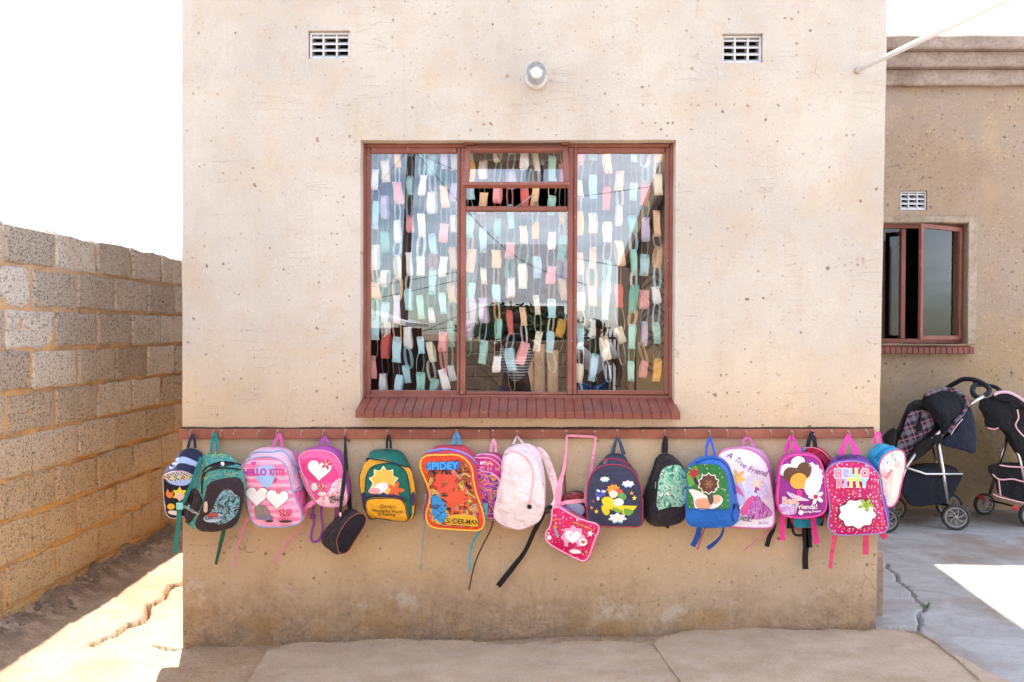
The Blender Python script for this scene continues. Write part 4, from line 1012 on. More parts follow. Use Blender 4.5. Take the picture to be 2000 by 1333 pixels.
B.text('HELLO', 345, 640, 50, flat('#2e2a30'), off=.02); B.text('KITTY', 362, 675, 46, flat('#2e2a30'), off=.02)
B.loop('c', (245, 70), (350, 70), (300, -35), FB('#b458b8'), .014, y0=-.05)
for pts in ([(180, 700), (175, 800), (185, 900), (160, 1000), (160, 1080), (205, 1102), (255, 1060), (280, 950), (262, 800), (270, 710)], [(430, 715), (428, 800), (415, 880)]):
    B.strap(pts, FB('#9a4ba0'), .013 if len(pts) > 4 else .018, y=-.045)
b = MB(); q = P(*Q('c', 172, 830), -.05); b.box(q.x-.014, q.x+.014, q.y, q.y+.006, q.z-.012, q.z+.012, .002); b.build('buckle', FB('#8c4098'), B.o)

# 5 --- black pouch with rust piping on a long strap
B = Bag('shoulder_pouch', 'black oval pouch with rust piping hanging low on a long black strap', 'pouch', 675, 'c',
        [(440, 1150), (430, 1090), (480, 970), (560, 860), (640, 805), (710, 795), (750, 840), (745, 900), (700, 980), (630, 1090), (560, 1200), (500, 1232), (450, 1210)],
        [(260, 1050), (300, 970), (380, 880), (500, 770), (580, 745), (650, 790), (690, 850), (640, 980), (540, 1120), (420, 1215), (350, 1190), (290, 1150), (262, 1100)],
        -.185, -.06, FB('#28232a', .85), FB('#201b20', .85), .01, seed=5, bulge=.05)
B.piping(flat('#a5543f'), .0022)
B.line([(285, 1110), (300, 1040), (370, 940), (450, 850), (520, 780)], flat('#63404f'), .0022)
ribbon('strap', [Q('c', 522, -40), Q('c', 520, 130), Q('c', 522, 300), Q('c', 505, 480), Q('c', 480, 680), Q('c', 470, 800)], blk, [.008, .010, .014, .02, .016, .010], [-.048, -.09, -.14, -.16, -.16, -.15], B.o)
ribbon('strap', [Q('c', 524, -40), Q('c', 534, 130), Q('c', 545, 350), Q('c', 560, 560), Q('c', 575, 760)], blk, [.008, .008, .010, .022, .02], [-.048, -.02, -.012, -.012, -.05], B.o)
b = MB(); q = P(*Q('c', 470, 808), -.17); b.box(q.x-.005, q.x+.005, q.y, q.y+.005, q.z-.009, q.z+.009, .001); b.build('strap_clip', M_chrome, B.o)

# 6 --- green and yellow bag
B = Bag('school_backpack', 'small green and yellow backpack with writing on its yellow pocket', 'backpack', 759, 2,
        [(168, 470), (185, 380), (230, 310), (330, 300), (440, 330), (545, 370), (575, 450), (592, 560), (585, 680), (555, 770), (400, 768), (230, 720), (190, 620)],
        [(235, 300), (250, 240), (330, 222), (440, 226), (500, 250), (530, 310), (560, 400), (590, 560), (575, 740), (400, 760), (230, 710), (185, 590), (175, 420)],
        -.13, -.015, FB('#157a68'), FB('#eeae32', .6), .014, seed=6)
B.panel([(200, 690), (206, 520), (212, 440), (250, 365), (330, 335), (430, 335), (510, 380), (545, 470), (560, 600), (565, 740), (540, 765), (380, 745), (230, 710)], FB('#14705f'), pipe=flat('#1d3a44'), h=.004)
B.panel([(180, 560), (215, 575), (215, 690), (195, 640)], flat('#3a2858')); B.panel([(560, 570), (592, 560), (585, 650), (566, 655)], flat('#3a2858'))
B.line([(215, 300), (300, 305), (400, 325), (540, 365)], flat('#1b3b40'), .004, 'zip')
B.panel(star(350, 470, 118, 9, .72), flat('#f3e2b8')); B.panel(star(352, 468, 104, 9, .74), flat('#efbb4c')); B.panel(flower(440, 540, 68, 5), flat('#e1622f')); B.panel(ell(330, 520, 58, 36, -.3), flat('#f6e6e4')); B.panel(ell(280, 545, 46, 24), flat('#eda0a0'))
B.panel([(215, 640), (240, 600), (350, 592), (470, 600), (515, 640), (530, 700), (535, 768), (400, 762), (280, 745), (230, 725)], FB('#f3ae1e', .55), h=.012, dome=.006, pipe=flat('#2d1f44'), name='front_pocket')
B.line([(205, 600), (240, 580), (350, 578), (470, 590), (520, 622)], flat('#35244e'), .006, 'zip')
B.text("Disney's", 322, 672, 36, flat('#3b2a1e'), ang=.04, shear=.15); B.text('Wonderful World', 262, 704, 32, flat('#3b2a1e'), ang=.05, sx=.98, off=.008); B.text('of Reading', 305, 730, 32, flat('#3b2a1e'), ang=.04, off=.008)
B.loop(2, (375, 222), (405, 222), (388, 122), blk, .012, y0=-.06)

# 7 --- orange and red bag with yellow piping
B = Bag('school_backpack', 'large orange red backpack with yellow piping and blue lettering', 'backpack', 893, 'd',
        [(75, 360), (100, 300), (180, 265), (350, 262), (520, 258), (620, 290), (700, 360), (745, 450), (765, 600), (800, 760), (850, 900), (895, 1040), (900, 1160), (850, 1235), (700, 1240), (450, 1225), (250, 1205), (165, 1140), (150, 1020), (185, 900), (200, 770), (160, 640), (110, 520), (75, 430)],
        [(160, 250), (250, 180), (300, 130), (450, 122), (600, 122), (700, 160), (770, 240), (830, 420), (860, 600), (900, 850), (940, 1000), (925, 1120), (860, 1200), (500, 1200), (180, 1130), (110, 1020), (150, 760), (130, 560), (120, 380)],
        -.19, -.06, FB('#e0425a', .55), FB('#df4a26', .5), .02, seed=7)
B.piping(flat('#f6b93f'), .0042)
B.line([(160, 235), (320, 195), (450, 195), (600, 230), (720, 290), (810, 390)], flat('#8c8fd8'), .0055, 'zip'); B.panel([(270, 205), (330, 180), (345, 200), (290, 225)], flat('#4a7cc8'), h=.004, name='zip_pull')
B.panel([(155, 480), (280, 400), (420, 340), (560, 320), (660, 370), (720, 500), (745, 700), (800, 850), (830, 1000), (850, 1130), (800, 1200), (500, 1180), (330, 1170), (200, 1100), (175, 950), (215, 800), (180, 640)],
        multi('bright_action_print', ['#141216', '#1c1a22', '#d8412a', '#241a1c', '#e8b52c', '#2a62b0', '#e05a2c'], 17, .35, seed=9, dist=1.8))
B.panel(flower(400, 620, 165, 7, .12, .3, .95), flat('#da4a30')); B.panel(star(545, 850, 235, 9, .5), flat('#dd5230')); B.panel([(215, 800), (300, 790), (370, 860), (420, 920), (400, 1000), (440, 1080), (350, 1140), (250, 1060), (220, 950)], multi('blue_patch_print', ['#12306a', '#2a7cc0', '#3aa0d8', '#15203c'], 32, .35, seed=3))
B.panel([(160, 360), (300, 350), (480, 345), (585, 340), (570, 440), (480, 455), (300, 445), (165, 460)], flat('#1d5fae')); B.text('SPIDEY', 162, 450, 128, flat('#45a4dc'), ang=-.02, sx=1.02, off=.03)
B.panel([(400, 1090), (470, 1040), (620, 1030), (760, 1050), (835, 1130), (810, 1190), (600, 1170), (420, 1160)], flat('#e0ac2c')); B.text('SPIDER-MAN', 412, 1140, 88, flat('#231812'), ang=.06, sx=.86, off=.02)
B.loop('d', (500, 125), (590, 125), (545, -25), FB('#5aa6d2'), .016, y0=-.09)
B.strap([(150, 760), (145, 900), (115, 1000), (140, 1110)], FB('#9fa0a8'), .02, y=-.09)
B.panel([(900, 840), (930, 900), (940, 1000), (920, 1080), (900, 980)], FB('#74b5c6'), name='side_mesh')
ribbon('strap', [Q(2, 672, 760), Q(2, 655, 880), Q(2, 645, 1000), Q(2, 632, 1150)], FB('#8fb4b4'), .006, [-.12, -.08, -.05, -.03], B.o)
ribbon('strap', [Q(2, 1130, 640), Q(2, 1120, 780), Q(2, 1060, 890), Q(2, 1025, 960), Q(2, 1010, 1060), Q(2, 1010, 1160)], FB('#62b3c0'), [.022, .02, .012, .012, .012, .010], [-.16, -.14, -.1, -.07, -.05, -.04], B.o)

# 8 --- small magenta pink bag half hidden
B = Bag('school_backpack', 'small magenta backpack tucked behind the orange red one', 'backpack', 963, 'd',
        [(740, 330), (850, 300), (980, 305), (1080, 370), (1150, 470), (1190, 600), (1215, 760), (1225, 960), (1190, 1050), (1080, 1085), (900, 1070), (760, 1000), (700, 700)],
        [(780, 280), (900, 235), (1020, 225), (1120, 250), (1180, 330), (1230, 500), (1270, 700), (1310, 880), (1290, 980), (1200, 1070), (1000, 1100), (800, 1050), (700, 700), (720, 400)],
        -.055-.05, -.02, FB('#e24b8e', .5), FB('#d4328a', .45), .012, seed=8)
B.piping(flat('#f6b6c8'), .0028); B.line([(800, 275), (880, 260), (1000, 265), (1080, 300), (1140, 380)], flat('#eaa0d4'), .005, 'zip')
B.panel([(760, 480), (900, 465), (1010, 490), (1080, 560), (1130, 700), (1165, 880), (1150, 1010), (1000, 1025), (800, 1020)], multi('purple_foil_print', ['#241a4e', '#2c4aa8', '#8a2f9c', '#d8479a', '#e8a03c', '#3a1c50', '#4a8cc8'], 24, .25, seed=12, dist=2), pipe=flat('#f3b8d8'), h=.004)
B.text('MY', 850, 385, 62, flat('#f6e8f2'), off=.03); B.text('LITTLE PONY', 818, 450, 52, None, ang=.05, sx=.86, per=[flat('#5b3a80'), flat('#d8b878'), flat('#e8e0b8'), flat('#f2a8b8')], off=.02)
B.line([(935, 395), (945, 365), (975, 350), (1005, 365), (1018, 395)], flat('#f2b44a'), .0022, 'rainbow'); B.line([(950, 398), (958, 378), (975, 368), (995, 378), (1003, 398)], flat('#f2e4f0'), .002, 'rainbow')
B.strap([(1000, 500), (1080, 560), (1130, 650), (1165, 760)], FB('#f4b4d6'), .010, y=-.125)
B.loop('d', (990, 225), (1055, 225), (1030, 62), FB('#f0a9c6'), .014, y0=-.05)
ribbon('strap', [Q(3, 248, 775), Q(3, 225, 850), Q(3, 150, 1000), Q(3, 100, 1130), Q(3, 62, 1305)], blk, .006, [-.07, -.06, -.05, -.05, -.04], B.o)

# 9 --- pale pink plain bag
B = Bag('school_backpack', 'plain pale pink backpack with a curved pink zip and black webbing strap', 'backpack', 1010, 3,
        [(255, 700), (300, 500), (330, 330), (370, 255), (440, 240), (520, 270), (590, 350), (625, 480), (640, 640), (610, 760), (540, 810), (450, 842), (350, 820), (270, 770)],
        [(320, 290), (350, 220), (430, 185), (540, 190), (600, 240), (640, 380), (650, 560), (640, 700), (590, 790), (450, 835), (320, 800), (270, 700), (300, 480)],
        -.15, -.11, FB('#efd3d8', .6), FB('#f6e3e1', .6), .03, seed=9, wr=.005)
B.zipper([(340, 270), (400, 245), (470, 265), (530, 330), (555, 420), (545, 530), (525, 650)], flat('#f3b9c2'), flat('#f2b3bd')); B.panel([(512, 652), (540, 655), (538, 680), (512, 678)], blk, h=.004, name='zip_pull')
B.line([(420, 200), (470, 190), (520, 215), (600, 330), (635, 500)], flat('#d6dbe8'), .002); B.line([(300, 480), (250, 700), (300, 790), (440, 840)], flat('#f3c3c9'), .002)
ribbon('hanging_loop', [Q(3, 400, 190), Q(3, 415, 155), Q(3, 432, 130), Q(3, 455, 155), Q(3, 505, 215)], FB('#f3dce0'), .009, [-.1, -.07, -.045, -.07, -.13], B.o)
ribbon('shoulder_strap', [Q(3, 585, 215), Q(3, 640, 270), Q(3, 690, 400), Q(3, 722, 520), Q(3, 725, 610), Q(3, 690, 670)], FB('#f1d3d8'), [.016, .03, .038, .03, .02, .016], [-.1, -.1, -.09, -.09, -.1, -.12], B.o)
ribbon('webbing', [Q(3, 700, 665), Q(3, 650, 690), Q(3, 612, 760), Q(3, 560, 860), Q(3, 490, 1010), Q(3, 400, 1130), Q(3, 285, 1275)], FB('#1f1b1e'), [.018, .022, .024, .022, .020, .026, .026], [-.12, -.13, -.12, -.09, -.07, -.06, -.05], B.o)
b = MB(); q = P(*Q(3, 660, 695), -.14); b.box(-.017, .017, -.003, .003, -.011, .011, .002, Matrix.Translation(q) @ Matrix.Rotation(.95, 4, 'Y')); b.build('buckle', flat('#17151a', .3), B.o)

# 10 --- dark red round bag behind the lunch bag
B = Bag('round_bag', 'small dark red glittery bag hanging behind the pink lunch bag', 'bag', 1108, 3,
        [(768, 640), (775, 600), (810, 565), (860, 552), (920, 560), (950, 580), (965, 640), (970, 740), (930, 790), (850, 790), (790, 760)],
        [(765, 630), (790, 575), (860, 546), (930, 556), (960, 600), (975, 720), (930, 795), (840, 795), (780, 750)],
        -.05, -.015, FB('#5e1f2c'), multi('dark_red_glitter', ['#4c1622', '#7c2a34', '#a84a48', '#5a1c28'], 60, .3, seed=4), .008, seed=10)
B.panel(ell(865, 690, 88, 62), flat('#7b3038')); B.panel(ell(868, 692, 80, 56), flat('#a9b3cf')); B.panel(ell(940, 640, 16, 14), flat('#3a1c22'))
ribbon('strap', [Q(3, 816, 135), Q(3, 795, 300), Q(3, 800, 560)], FB('#5e2030'), .006, [-.04, -.02, -.02], B.o)

# 11 --- pink lunch bag on a long shoulder strap
B = Bag('lunch_bag', 'shiny pink lunch bag tilted on a long pink strap over two hooks', 'lunch bag', 1108, 'e',
        [(300, 440), (340, 395), (400, 400), (520, 470), (680, 560), (850, 620), (970, 650), (1015, 700), (1000, 790), (950, 900), (900, 1050), (850, 1170), (790, 1222), (700, 1200), (520, 1110), (350, 1020), (230, 930), (198, 840), (220, 760), (270, 690), (295, 560)],
        [(320, 450), (430, 370), (540, 400), (700, 500), (880, 590), (990, 620), (1025, 720), (1000, 850), (960, 980), (910, 1110), (840, 1200), (700, 1210), (480, 1120), (330, 1030), (240, 900), (250, 750), (290, 600)],
        -.135, -.065, FB('#f0698c', .4), dots('pink_glossy_print', '#dc1560', ['#f7a8c8', '#ffffff', '#f05090', '#c8a0d8'], 62, .2, .35, .22, 3), .014, seed=11)
B.piping(flat('#f9a9c4'), .0038)
B.panel([(430, 370), (500, 380), (560, 430), (575, 470), (500, 450), (420, 405)], flat('#d277bd'), name='flap')
B.panel([(300, 590), (380, 570), (395, 590), (310, 612)], flat('#ef6a3e')); B.panel([(590, 615), (700, 640), (850, 700), (995, 770), (990, 790), (850, 725), (700, 665), (600, 640)], flat('#f68b45'), name='zip')
B.text('Kitty', 600, 668, 105, flat('#a63a54'), ang=.22, shear=.2, off=.01)
B.panel(flower(620, 860, 185, 8, .1), flat('#f0a3c0')); B.panel(heart(615, 850, 118, .1), flat('#f6f1ec')); B.panel(heart(610, 985, 70, .1), flat('#c5174f')); B.panel(ell(770, 930, 66, 62), flat('#f2ece6')); B.panel(heart(772, 932, 32), flat('#e0452f'))
B.panel(ell(650, 1075, 90, 32, .1), flat('#f3e9e4')); B.panel(ell(260, 862, 32, 36), flat('#f7e1ea')); B.panel(flower(880, 800, 50, 6), flat('#f6e6ec')); B.panel(flower(350, 700, 38, 5), flat('#c9a83a')); B.panel(ell(370, 790, 24, 80, -.3), flat('#a890a8')); B.panel(flower(820, 1075, 28, 5), flat('#f4a742'))
ribbon('shoulder_strap', [Q('e', 385, 400), Q('e', 405, 200), Q('e', 430, 0), Q(3, 785, 400), Q(3, 802, 280), Q(3, 812, 160), Q(3, 815, 125), Q(3, 900, 126), Q(3, 1020, 134), Q(3, 1030, 160), Q(3, 1010, 300), Q(3, 990, 420), Q(3, 960, 520), Q('e', 810, 290), Q('e', 880, 480), Q('e', 945, 640)],
       FB('#f39bb6', .5), [.026, .026, .022, .016, .012, .010, .010, .012, .010, .010, .014, .014, .010, .012, .016, .016], [-.11, -.1, -.09, -.08, -.07, -.05, -.042, -.044, -.042, -.045, -.05, -.05, -.05, -.08, -.1, -.11], B.o)
ribbon('carry_handle', [Q('e', 400, 370), Q('e', 500, 330), Q('e', 650, 310), Q('e', 800, 300)], FB('#f4a0b6', .5), .018, [-.1, -.115, -.115, -.1], B.o)

# 12 --- navy bag with yellow aeroplane
B = Bag('school_backpack', 'navy backpack with red piping, white clouds and a yellow aeroplane print', 'backpack', 1205, 4,
        [(118, 640), (125, 560), (160, 470), (230, 410), (330, 390), (430, 400), (520, 450), (575, 560), (598, 700), (600, 860), (575, 925), (450, 930), (250, 925), (150, 910), (120, 850), (115, 740)],
        [(200, 410), (250, 350), (310, 295), (370, 290), (440, 305), (480, 370), (530, 440), (580, 580), (600, 760), (590, 900), (400, 915), (160, 900), (125, 760), (130, 560)],
        -.13, -.02, FB('#39455f'), FB('#3b3d56', .65), .016, seed=12)
B.piping(flat('#a92d44'), .003); B.line([(250, 370), (310, 345), (400, 355), (490, 400)], flat('#9c2840'), .005, 'zip'); B.panel([(262, 350), (300, 338), (306, 352), (272, 385), (258, 378)], M_chrome, h=.003, name='zip_pull')
for x, y, a in ((272, 515, 42), (473, 555, 55), (382, 850, 80)):
    B.panel(flower(x, y+4, a*1.05, 7, .14, .2, .58), flat('#7fb6d4')); B.panel(flower(x, y, a, 7, .14, .2, .52), flat('#f3f1e6'))
B.panel([(245, 690), (290, 665), (350, 690), (420, 740), (480, 750), (550, 725), (545, 760), (500, 800), (470, 830), (400, 800), (330, 780), (290, 760), (255, 730)], flat('#ecd32c')); B.panel([(250, 740), (290, 750), (315, 790), (300, 825), (268, 820), (245, 780)], flat('#dfc92e'))
B.panel([(440, 770), (500, 780), (520, 800), (480, 832), (445, 815)], flat('#6fa23e')); B.panel([(330, 760), (400, 775), (430, 800), (370, 800)], flat('#8aa832'))
B.panel(flower(345, 605, 60, 9, .12, .3, .8), flat('#f09a3a')); B.panel(flower(385, 630, 50, 8, .14, .1, .7), flat('#d8562f')); B.panel(ell(345, 645, 36, 34), flat('#f6d8c4')); B.panel(ell(420, 665, 38, 32, .5), flat('#5f9c50')); B.panel(ell(390, 715, 44, 34), flat('#f2ecdc'))
B.panel(ell(235, 640, 50, 38, -.4), flat('#4a4a96')); B.panel(ell(215, 615, 16, 9, .5), flat('#f2f0f4')); B.panel(ell(262, 622, 20, 9), flat('#f2f0f4')); B.panel(ell(215, 682, 12, 16), flat('#f2f0f4'))
for x, y, c, r in ((502, 635, '#f2a63c', 20), (525, 678, '#f0d23e', 24), (175, 705, '#b04a58', 16), (158, 762, '#ee8a3c', 17), (200, 792, '#efc43a', 23)): B.panel(star(x, y, r), flat(c), sharp=True)
ribbon('hanging_loop', [Q(4, 340, 300), Q(4, 352, 240), Q(4, 370, 185), Q(4, 382, 158), Q(4, 398, 185), Q(4, 418, 240), Q(4, 438, 305)], FB('#3f4d66'), [.022, .018, .013, .010, .013, .018, .022], [-.05, -.05, -.048, -.045, -.048, -.055, -.06], B.o)

# 13 --- black bag with green print
B = Bag('school_backpack', 'black backpack turned sideways with a pale green picture panel', 'backpack', 1299, 4,
        [(735, 560), (755, 450), (800, 400), (880, 385), (940, 400), (975, 470), (985, 600), (975, 760), (960, 860), (900, 900), (820, 920), (740, 910), (700, 860), (712, 720)],
        [(605, 640), (640, 540), (690, 400), (730, 310), (780, 285), (850, 300), (900, 350), (950, 440), (975, 640), (965, 840), (880, 905), (760, 925), (680, 920), (620, 860), (598, 760)],
        -.14, -.02, FB('#262023'), FB('#2b2327'), .012, seed=13)
B.panel([(722, 770), (732, 600), (745, 500), (775, 430), (850, 395), (920, 398), (962, 440), (982, 540), (978, 650), (955, 748), (850, 755), (770, 775)],
        multi('green_foil_print', ['#1e4a3c', '#3f8f72', '#79c09c', '#b8e0c8', '#2a6a58', '#e0efe2', '#4a9a7c'], 19, .3, (1, 1, .7), 7, 2.2), name='print')
B.line([(718, 540), (712, 600)], M_chrome, .002, 'zip_pull'); B.line([(730, 320), (690, 450), (655, 640), (670, 680)], blk, .004)
B.panel([(605, 660), (650, 640), (700, 690), (715, 780), (700, 880), (640, 880), (608, 800)], FB('#2a2024'), h=.005, name='side_pocket')
B.strap([(800, 925), (830, 935)], blk, .012, y=-.08)
B.loop(4, (775, 290), (805, 290), (797, 155), blk, .016, y0=-.06)

# 15 --- lilac bag (behind the blue one)
B = Bag('school_backpack', 'pale lilac backpack with purple script, partly behind the blue bag', 'backpack', 1462, 'f',
        [(60, 260), (120, 170), (240, 118), (400, 108), (520, 130), (640, 190), (740, 300), (790, 450), (820, 650), (850, 850), (862, 1050), (850, 1150), (790, 1200), (600, 1205), (300, 1190), (150, 1150), (60, 900), (30, 500)],
        [(110, 200), (180, 120), (350, 92), (520, 95), (660, 130), (760, 210), (820, 330), (860, 500), (875, 700), (880, 900), (870, 1100), (820, 1180), (500, 1190), (200, 1150), (90, 900), (60, 500)],
        -.11, -.015, FB('#dcA2cf'.lower(), .5), flat('#ece4ee', .4), .016, seed=15)
B.piping(flat('#d565a8'), .0032)
B.panel([(60, 250), (130, 240), (220, 320), (270, 450), (240, 620), (90, 600)], multi('violet_print', ['#5a2a78', '#8a3a98', '#b05aa8', '#6a4ab0'], 22, .35, seed=8))
B.panel([(270, 480), (400, 560), (470, 800), (380, 900), (270, 800)], flat('#c3c2ea')); B.panel([(480, 520), (600, 480), (760, 640), (760, 800), (500, 760)], flat('#d3cdee'))
B.panel(flower(360, 500, 110, 5, .35, .5), flat('#e9b267')); B.panel(flower(390, 540, 60, 5, .3), flat('#f2c45c')); B.panel([(300, 600), (380, 650), (450, 780), (420, 760), (330, 700)], flat('#cf6aa8'))
B.panel([(390, 1000), (430, 900), (500, 800), (590, 760), (560, 900), (500, 1020)], flat('#e0559a')); B.panel([(480, 1030), (530, 900), (590, 780), (640, 760), (700, 850), (830, 980), (800, 1040), (640, 1085), (520, 1070)], multi('purple_glitter_print', ['#8a2a88', '#b35ab0', '#cf8cc8', '#7a2480'], 30, .3, (2, 1, .6), 5, 1, True))
B.panel(flower(620, 600, 95, 6, .4, .2), flat('#f3ddb8')); B.panel(ell(610, 680, 40, 38), flat('#a04a90')); B.panel(flower(540, 720, 80, 4, .5, .6), flat('#dcd9f2')); B.panel(flower(690, 720, 80, 4, .5, .3), flat('#dcd9f2'))
PU = flat('#7a3080')
B.text('A', 190, 225, 118, PU, ang=.45, shear=.25); B.text('True', 300, 272, 112, PU, ang=.68, shear=.28, sx=.86); B.text('Friend', 480, 425, 120, PU, ang=.27, shear=.28, sx=.88, off=.005)
B.text('ies!', 375, 1085, 125, flat('#5a2050'), ang=.2, shear=.28, off=.008); B.text('Barbie', 635, 1150, 62, flat('#a878b8'), ang=-.02, shear=.25, sx=.85)
ribbon('hanging_loop', [Q('f', 405, 95), Q('f', 440, 20), Q(5, 320, 180), Q(5, 345, 158), Q(5, 370, 160), Q(5, 395, 200), Q('f', 560, 60), Q('f', 585, 110)], FB('#cf6fa6'), .013, [-.06, -.055, -.05, -.045, -.045, -.05, -.06, -.065], B.o)
ribbon('strap', [Q(5, 590, 890), Q(5, 575, 960), Q(5, 545, 1020), Q(5, 522, 1102)], FB('#1a181c'), [.02, .02, .022, .022], [-.05, -.045, -.04, -.035], B.o)
ribbon('strap', [Q(5, 590, 900), Q(5, 550, 960), Q(5, 450, 1035), Q(5, 318, 1138)], FB('#e07f9c'), [.01, .006, .005, .006], [-.06, -.06, -.05, -.045], B.o)

# 14 --- blue bag with green picture
B = Bag('school_backpack', 'bright blue backpack with a green picture and a plain blue base', 'backpack', 1385, 4,
        [(975, 470), (1000, 410), (1060, 385), (1180, 378), (1270, 395), (1330, 470), (1350, 600), (1365, 760), (1395, 880), (1370, 925), (1250, 938), (1080, 935), (1000, 915), (975, 850), (982, 700), (990, 560)],
        [(1010, 400), (1060, 340), (1130, 316), (1210, 308), (1280, 330), (1350, 420), (1400, 560), (1430, 700), (1440, 800), (1405, 890), (1250, 920), (1050, 915), (990, 800), (985, 560)],
        -.215, -.12, FB('#1f6cc8', .5), FB('#1c66bc', .6), .012, seed=14)
B.panel([(975, 480), (1000, 415), (1060, 392), (1180, 385), (1262, 400), (1320, 475), (1340, 600), (1352, 700), (1356, 775), (1200, 772), (1050, 765), (985, 775), (990, 600)],
        dots('green_meadow_print', '#23763a', ['#e8e0a0', '#8a2f28', '#78b848', '#d8d8c0', '#2f9a4a'], 75, .22, .45, .35, 6))
B.panel([(985, 480), (1050, 400), (1080, 440), (1085, 520), (1020, 580), (990, 570)], flat('#5da03c')); B.panel(star(1045, 465, 62, 7, .5), flat('#a2282c')); B.panel(ell(1060, 530, 16, 34, -.5), flat('#22203c'))
B.panel(star(1172, 555, 98, 10, .8), flat('#efe4da')); B.panel(star(1172, 555, 88, 10, .8), flat('#5c3626')); B.panel(flower(1172, 560, 44, 6), flat('#8a5a3c'))
B.panel([(1000, 600), (1090, 620), (1180, 670), (1250, 650), (1295, 690), (1260, 750), (1180, 776), (1060, 770), (1040, 680)], flat('#efe0d6')); B.panel([(1055, 700), (1130, 680), (1180, 700), (1185, 768), (1080, 768)], flat('#d99a78')); B.panel(ell(1230, 690, 48, 38, -.3), flat('#e0a688')); B.panel([(1160, 655), (1200, 650), (1215, 700), (1190, 740), (1170, 700)], flat('#4a4a42'))
B.line([(1060, 375), (1180, 340), (1290, 370), (1360, 470), (1400, 640)], flat('#1857a6'), .004, 'zip'); B.line([(980, 778), (1100, 772), (1250, 778), (1362, 780)], flat('#1a56a0'), .002, 'seam')
B.panel([(1395, 760), (1450, 730), (1445, 840), (1400, 890), (1375, 820)], FB('#1d63bb'), h=.003, name='side_pocket')
ribbon('hanging_loop', [Q(4, 1150, 315), Q(4, 1155, 240), Q(4, 1172, 190), Q(4, 1187, 158), Q(4, 1196, 190), Q(4, 1212, 240), Q(4, 1225, 315)], FB('#2f5cc4'), .012, [-.14, -.1, -.06, -.045, -.06, -.1, -.14], B.o)
ribbon('strap', [Q(4, 1095, 930), Q(4, 1080, 1000), Q(4, 1050, 1070), Q(4, 1032, 1098)], FB('#2b55b0'), .026, [-.14, -.12, -.1, -.09], B.o)
ribbon('strap', [Q(4, 1140, 940), Q(4, 1110, 1020), Q(4, 1075, 1130)], FB('#c07068'), .010, [-.12, -.1, -.09], B.o)
ribbon('strap', [Q(4, 1305, 935), Q(4, 1280, 1010), Q(4, 1220, 1075), Q(4, 1162, 1118)], FB('#2b4fa0'), [.008, .012, .018, .02], [-.14, -.12, -.1, -.09], B.o)

# 17 --- crumpled red and turquoise bag behind the magenta one
B = Bag('school_backpack', 'crumpled red and turquoise backpack with black webbing, behind the daisy print bag', 'backpack', 1586, 5,
        [(820, 300), (850, 262), (930, 250), (1000, 270), (1060, 320), (1085, 420), (1060, 620), (1030, 800), (980, 900), (860, 935), (770, 930), (720, 800), (720, 500)],
        [(800, 290), (840, 248), (930, 242), (1020, 280), (1085, 350), (1070, 600), (1020, 860), (860, 925), (740, 900), (720, 500)],
        -.07, -.012, FB('#c42b48', .6), FB('#b8233f', .6, 1, 2), .012, seed=17, wr=.007)
B.panel([(750, 860), (850, 845), (980, 850), (1000, 880), (960, 915), (860, 935), (770, 930)], FB('#2496b4'), h=.004, name='base_panel'); B.panel([(810, 250), (850, 240), (860, 262), (820, 275)], FB('#48a6d0'), name='top_patch')
B.line([(900, 300), (980, 330), (1040, 420)], FB('#8c1c34'), .004); B.line([(840, 250), (930, 246), (1010, 280), (1075, 350)], flat('#e0a0b0'), .002)
B.loop(5, (875, 250), (945, 255), (915, 118), blk, .02, y0=-.05)
for pts, w_ in (([(730, 850), (725, 900), (722, 945)], .03), ([(745, 930), (760, 990), (810, 1005), (870, 985)], .012), ([(850, 940), (855, 1010), (862, 1100), (855, 1200), (858, 1298)], .028), ([(885, 940), (888, 1030), (892, 1110)], .026), ([(1000, 860), (990, 920)], .02)):
    B.strap(pts, FB('#1a181b'), w_, y=-.05)

# 16 --- magenta bag with daisies
B = Bag('school_backpack', 'magenta and pink backpack with a big daisy print and pink webbing tails', 'backpack', 1545, 'f',
        [(925, 480), (935, 380), (980, 280), (1080, 220), (1220, 205), (1360, 215), (1450, 260), (1510, 360), (1540, 500), (1560, 700), (1570, 880), (1540, 980), (1440, 1040), (1200, 1062), (1010, 1035), (930, 960), (905, 800), (915, 620)],
        [(890, 450), (920, 300), (960, 215), (1080, 170), (1220, 155), (1360, 180), (1450, 230), (1520, 330), (1560, 520), (1590, 700), (1585, 900), (1540, 1000), (1350, 1060), (1050, 1050), (900, 960), (868, 780), (872, 580)],
        -.20, -.085, FB('#c02a9c', .5), flat('#8f2484', .35), .016, seed=16)
B.panel([(875, 590), (925, 590), (912, 800), (930, 980), (900, 960), (868, 790)], FB('#ee4f96'), name='side_pocket'); B.panel([(1540, 590), (1590, 600), (1590, 860), (1555, 960), (1568, 800)], FB('#ee4f96'), name='side_pocket')
B.piping(flat('#f0459a'), .0042)
for x, y, r in ((1180, 300, 95), (1030, 410, 105)): B.panel(ell(x, y, r, r*.8, -.3), flat('#f4f0f4'))
B.panel(flower(1330, 500, 205, 14, .06), dots('lace_print', '#f0dff0', ['#c050a0', '#e8a8d0'], 70, .2, .3)); B.panel(heart(1190, 480, 200, -.35), flat('#5f4028')); B.panel(ell(1190, 560, 118, 108, -.3), flat('#f3a63c')); B.panel(ell(1380, 620, 110, 150, .3), multi('silver_flower_print', ['#e8eae8', '#cfd8d4', '#f4f2f0', '#d8b8d0'], 30, .4, seed=2))
B.panel([(1160, 690), (1235, 690), (1225, 770), (1180, 765)], flat('#d82a84'))
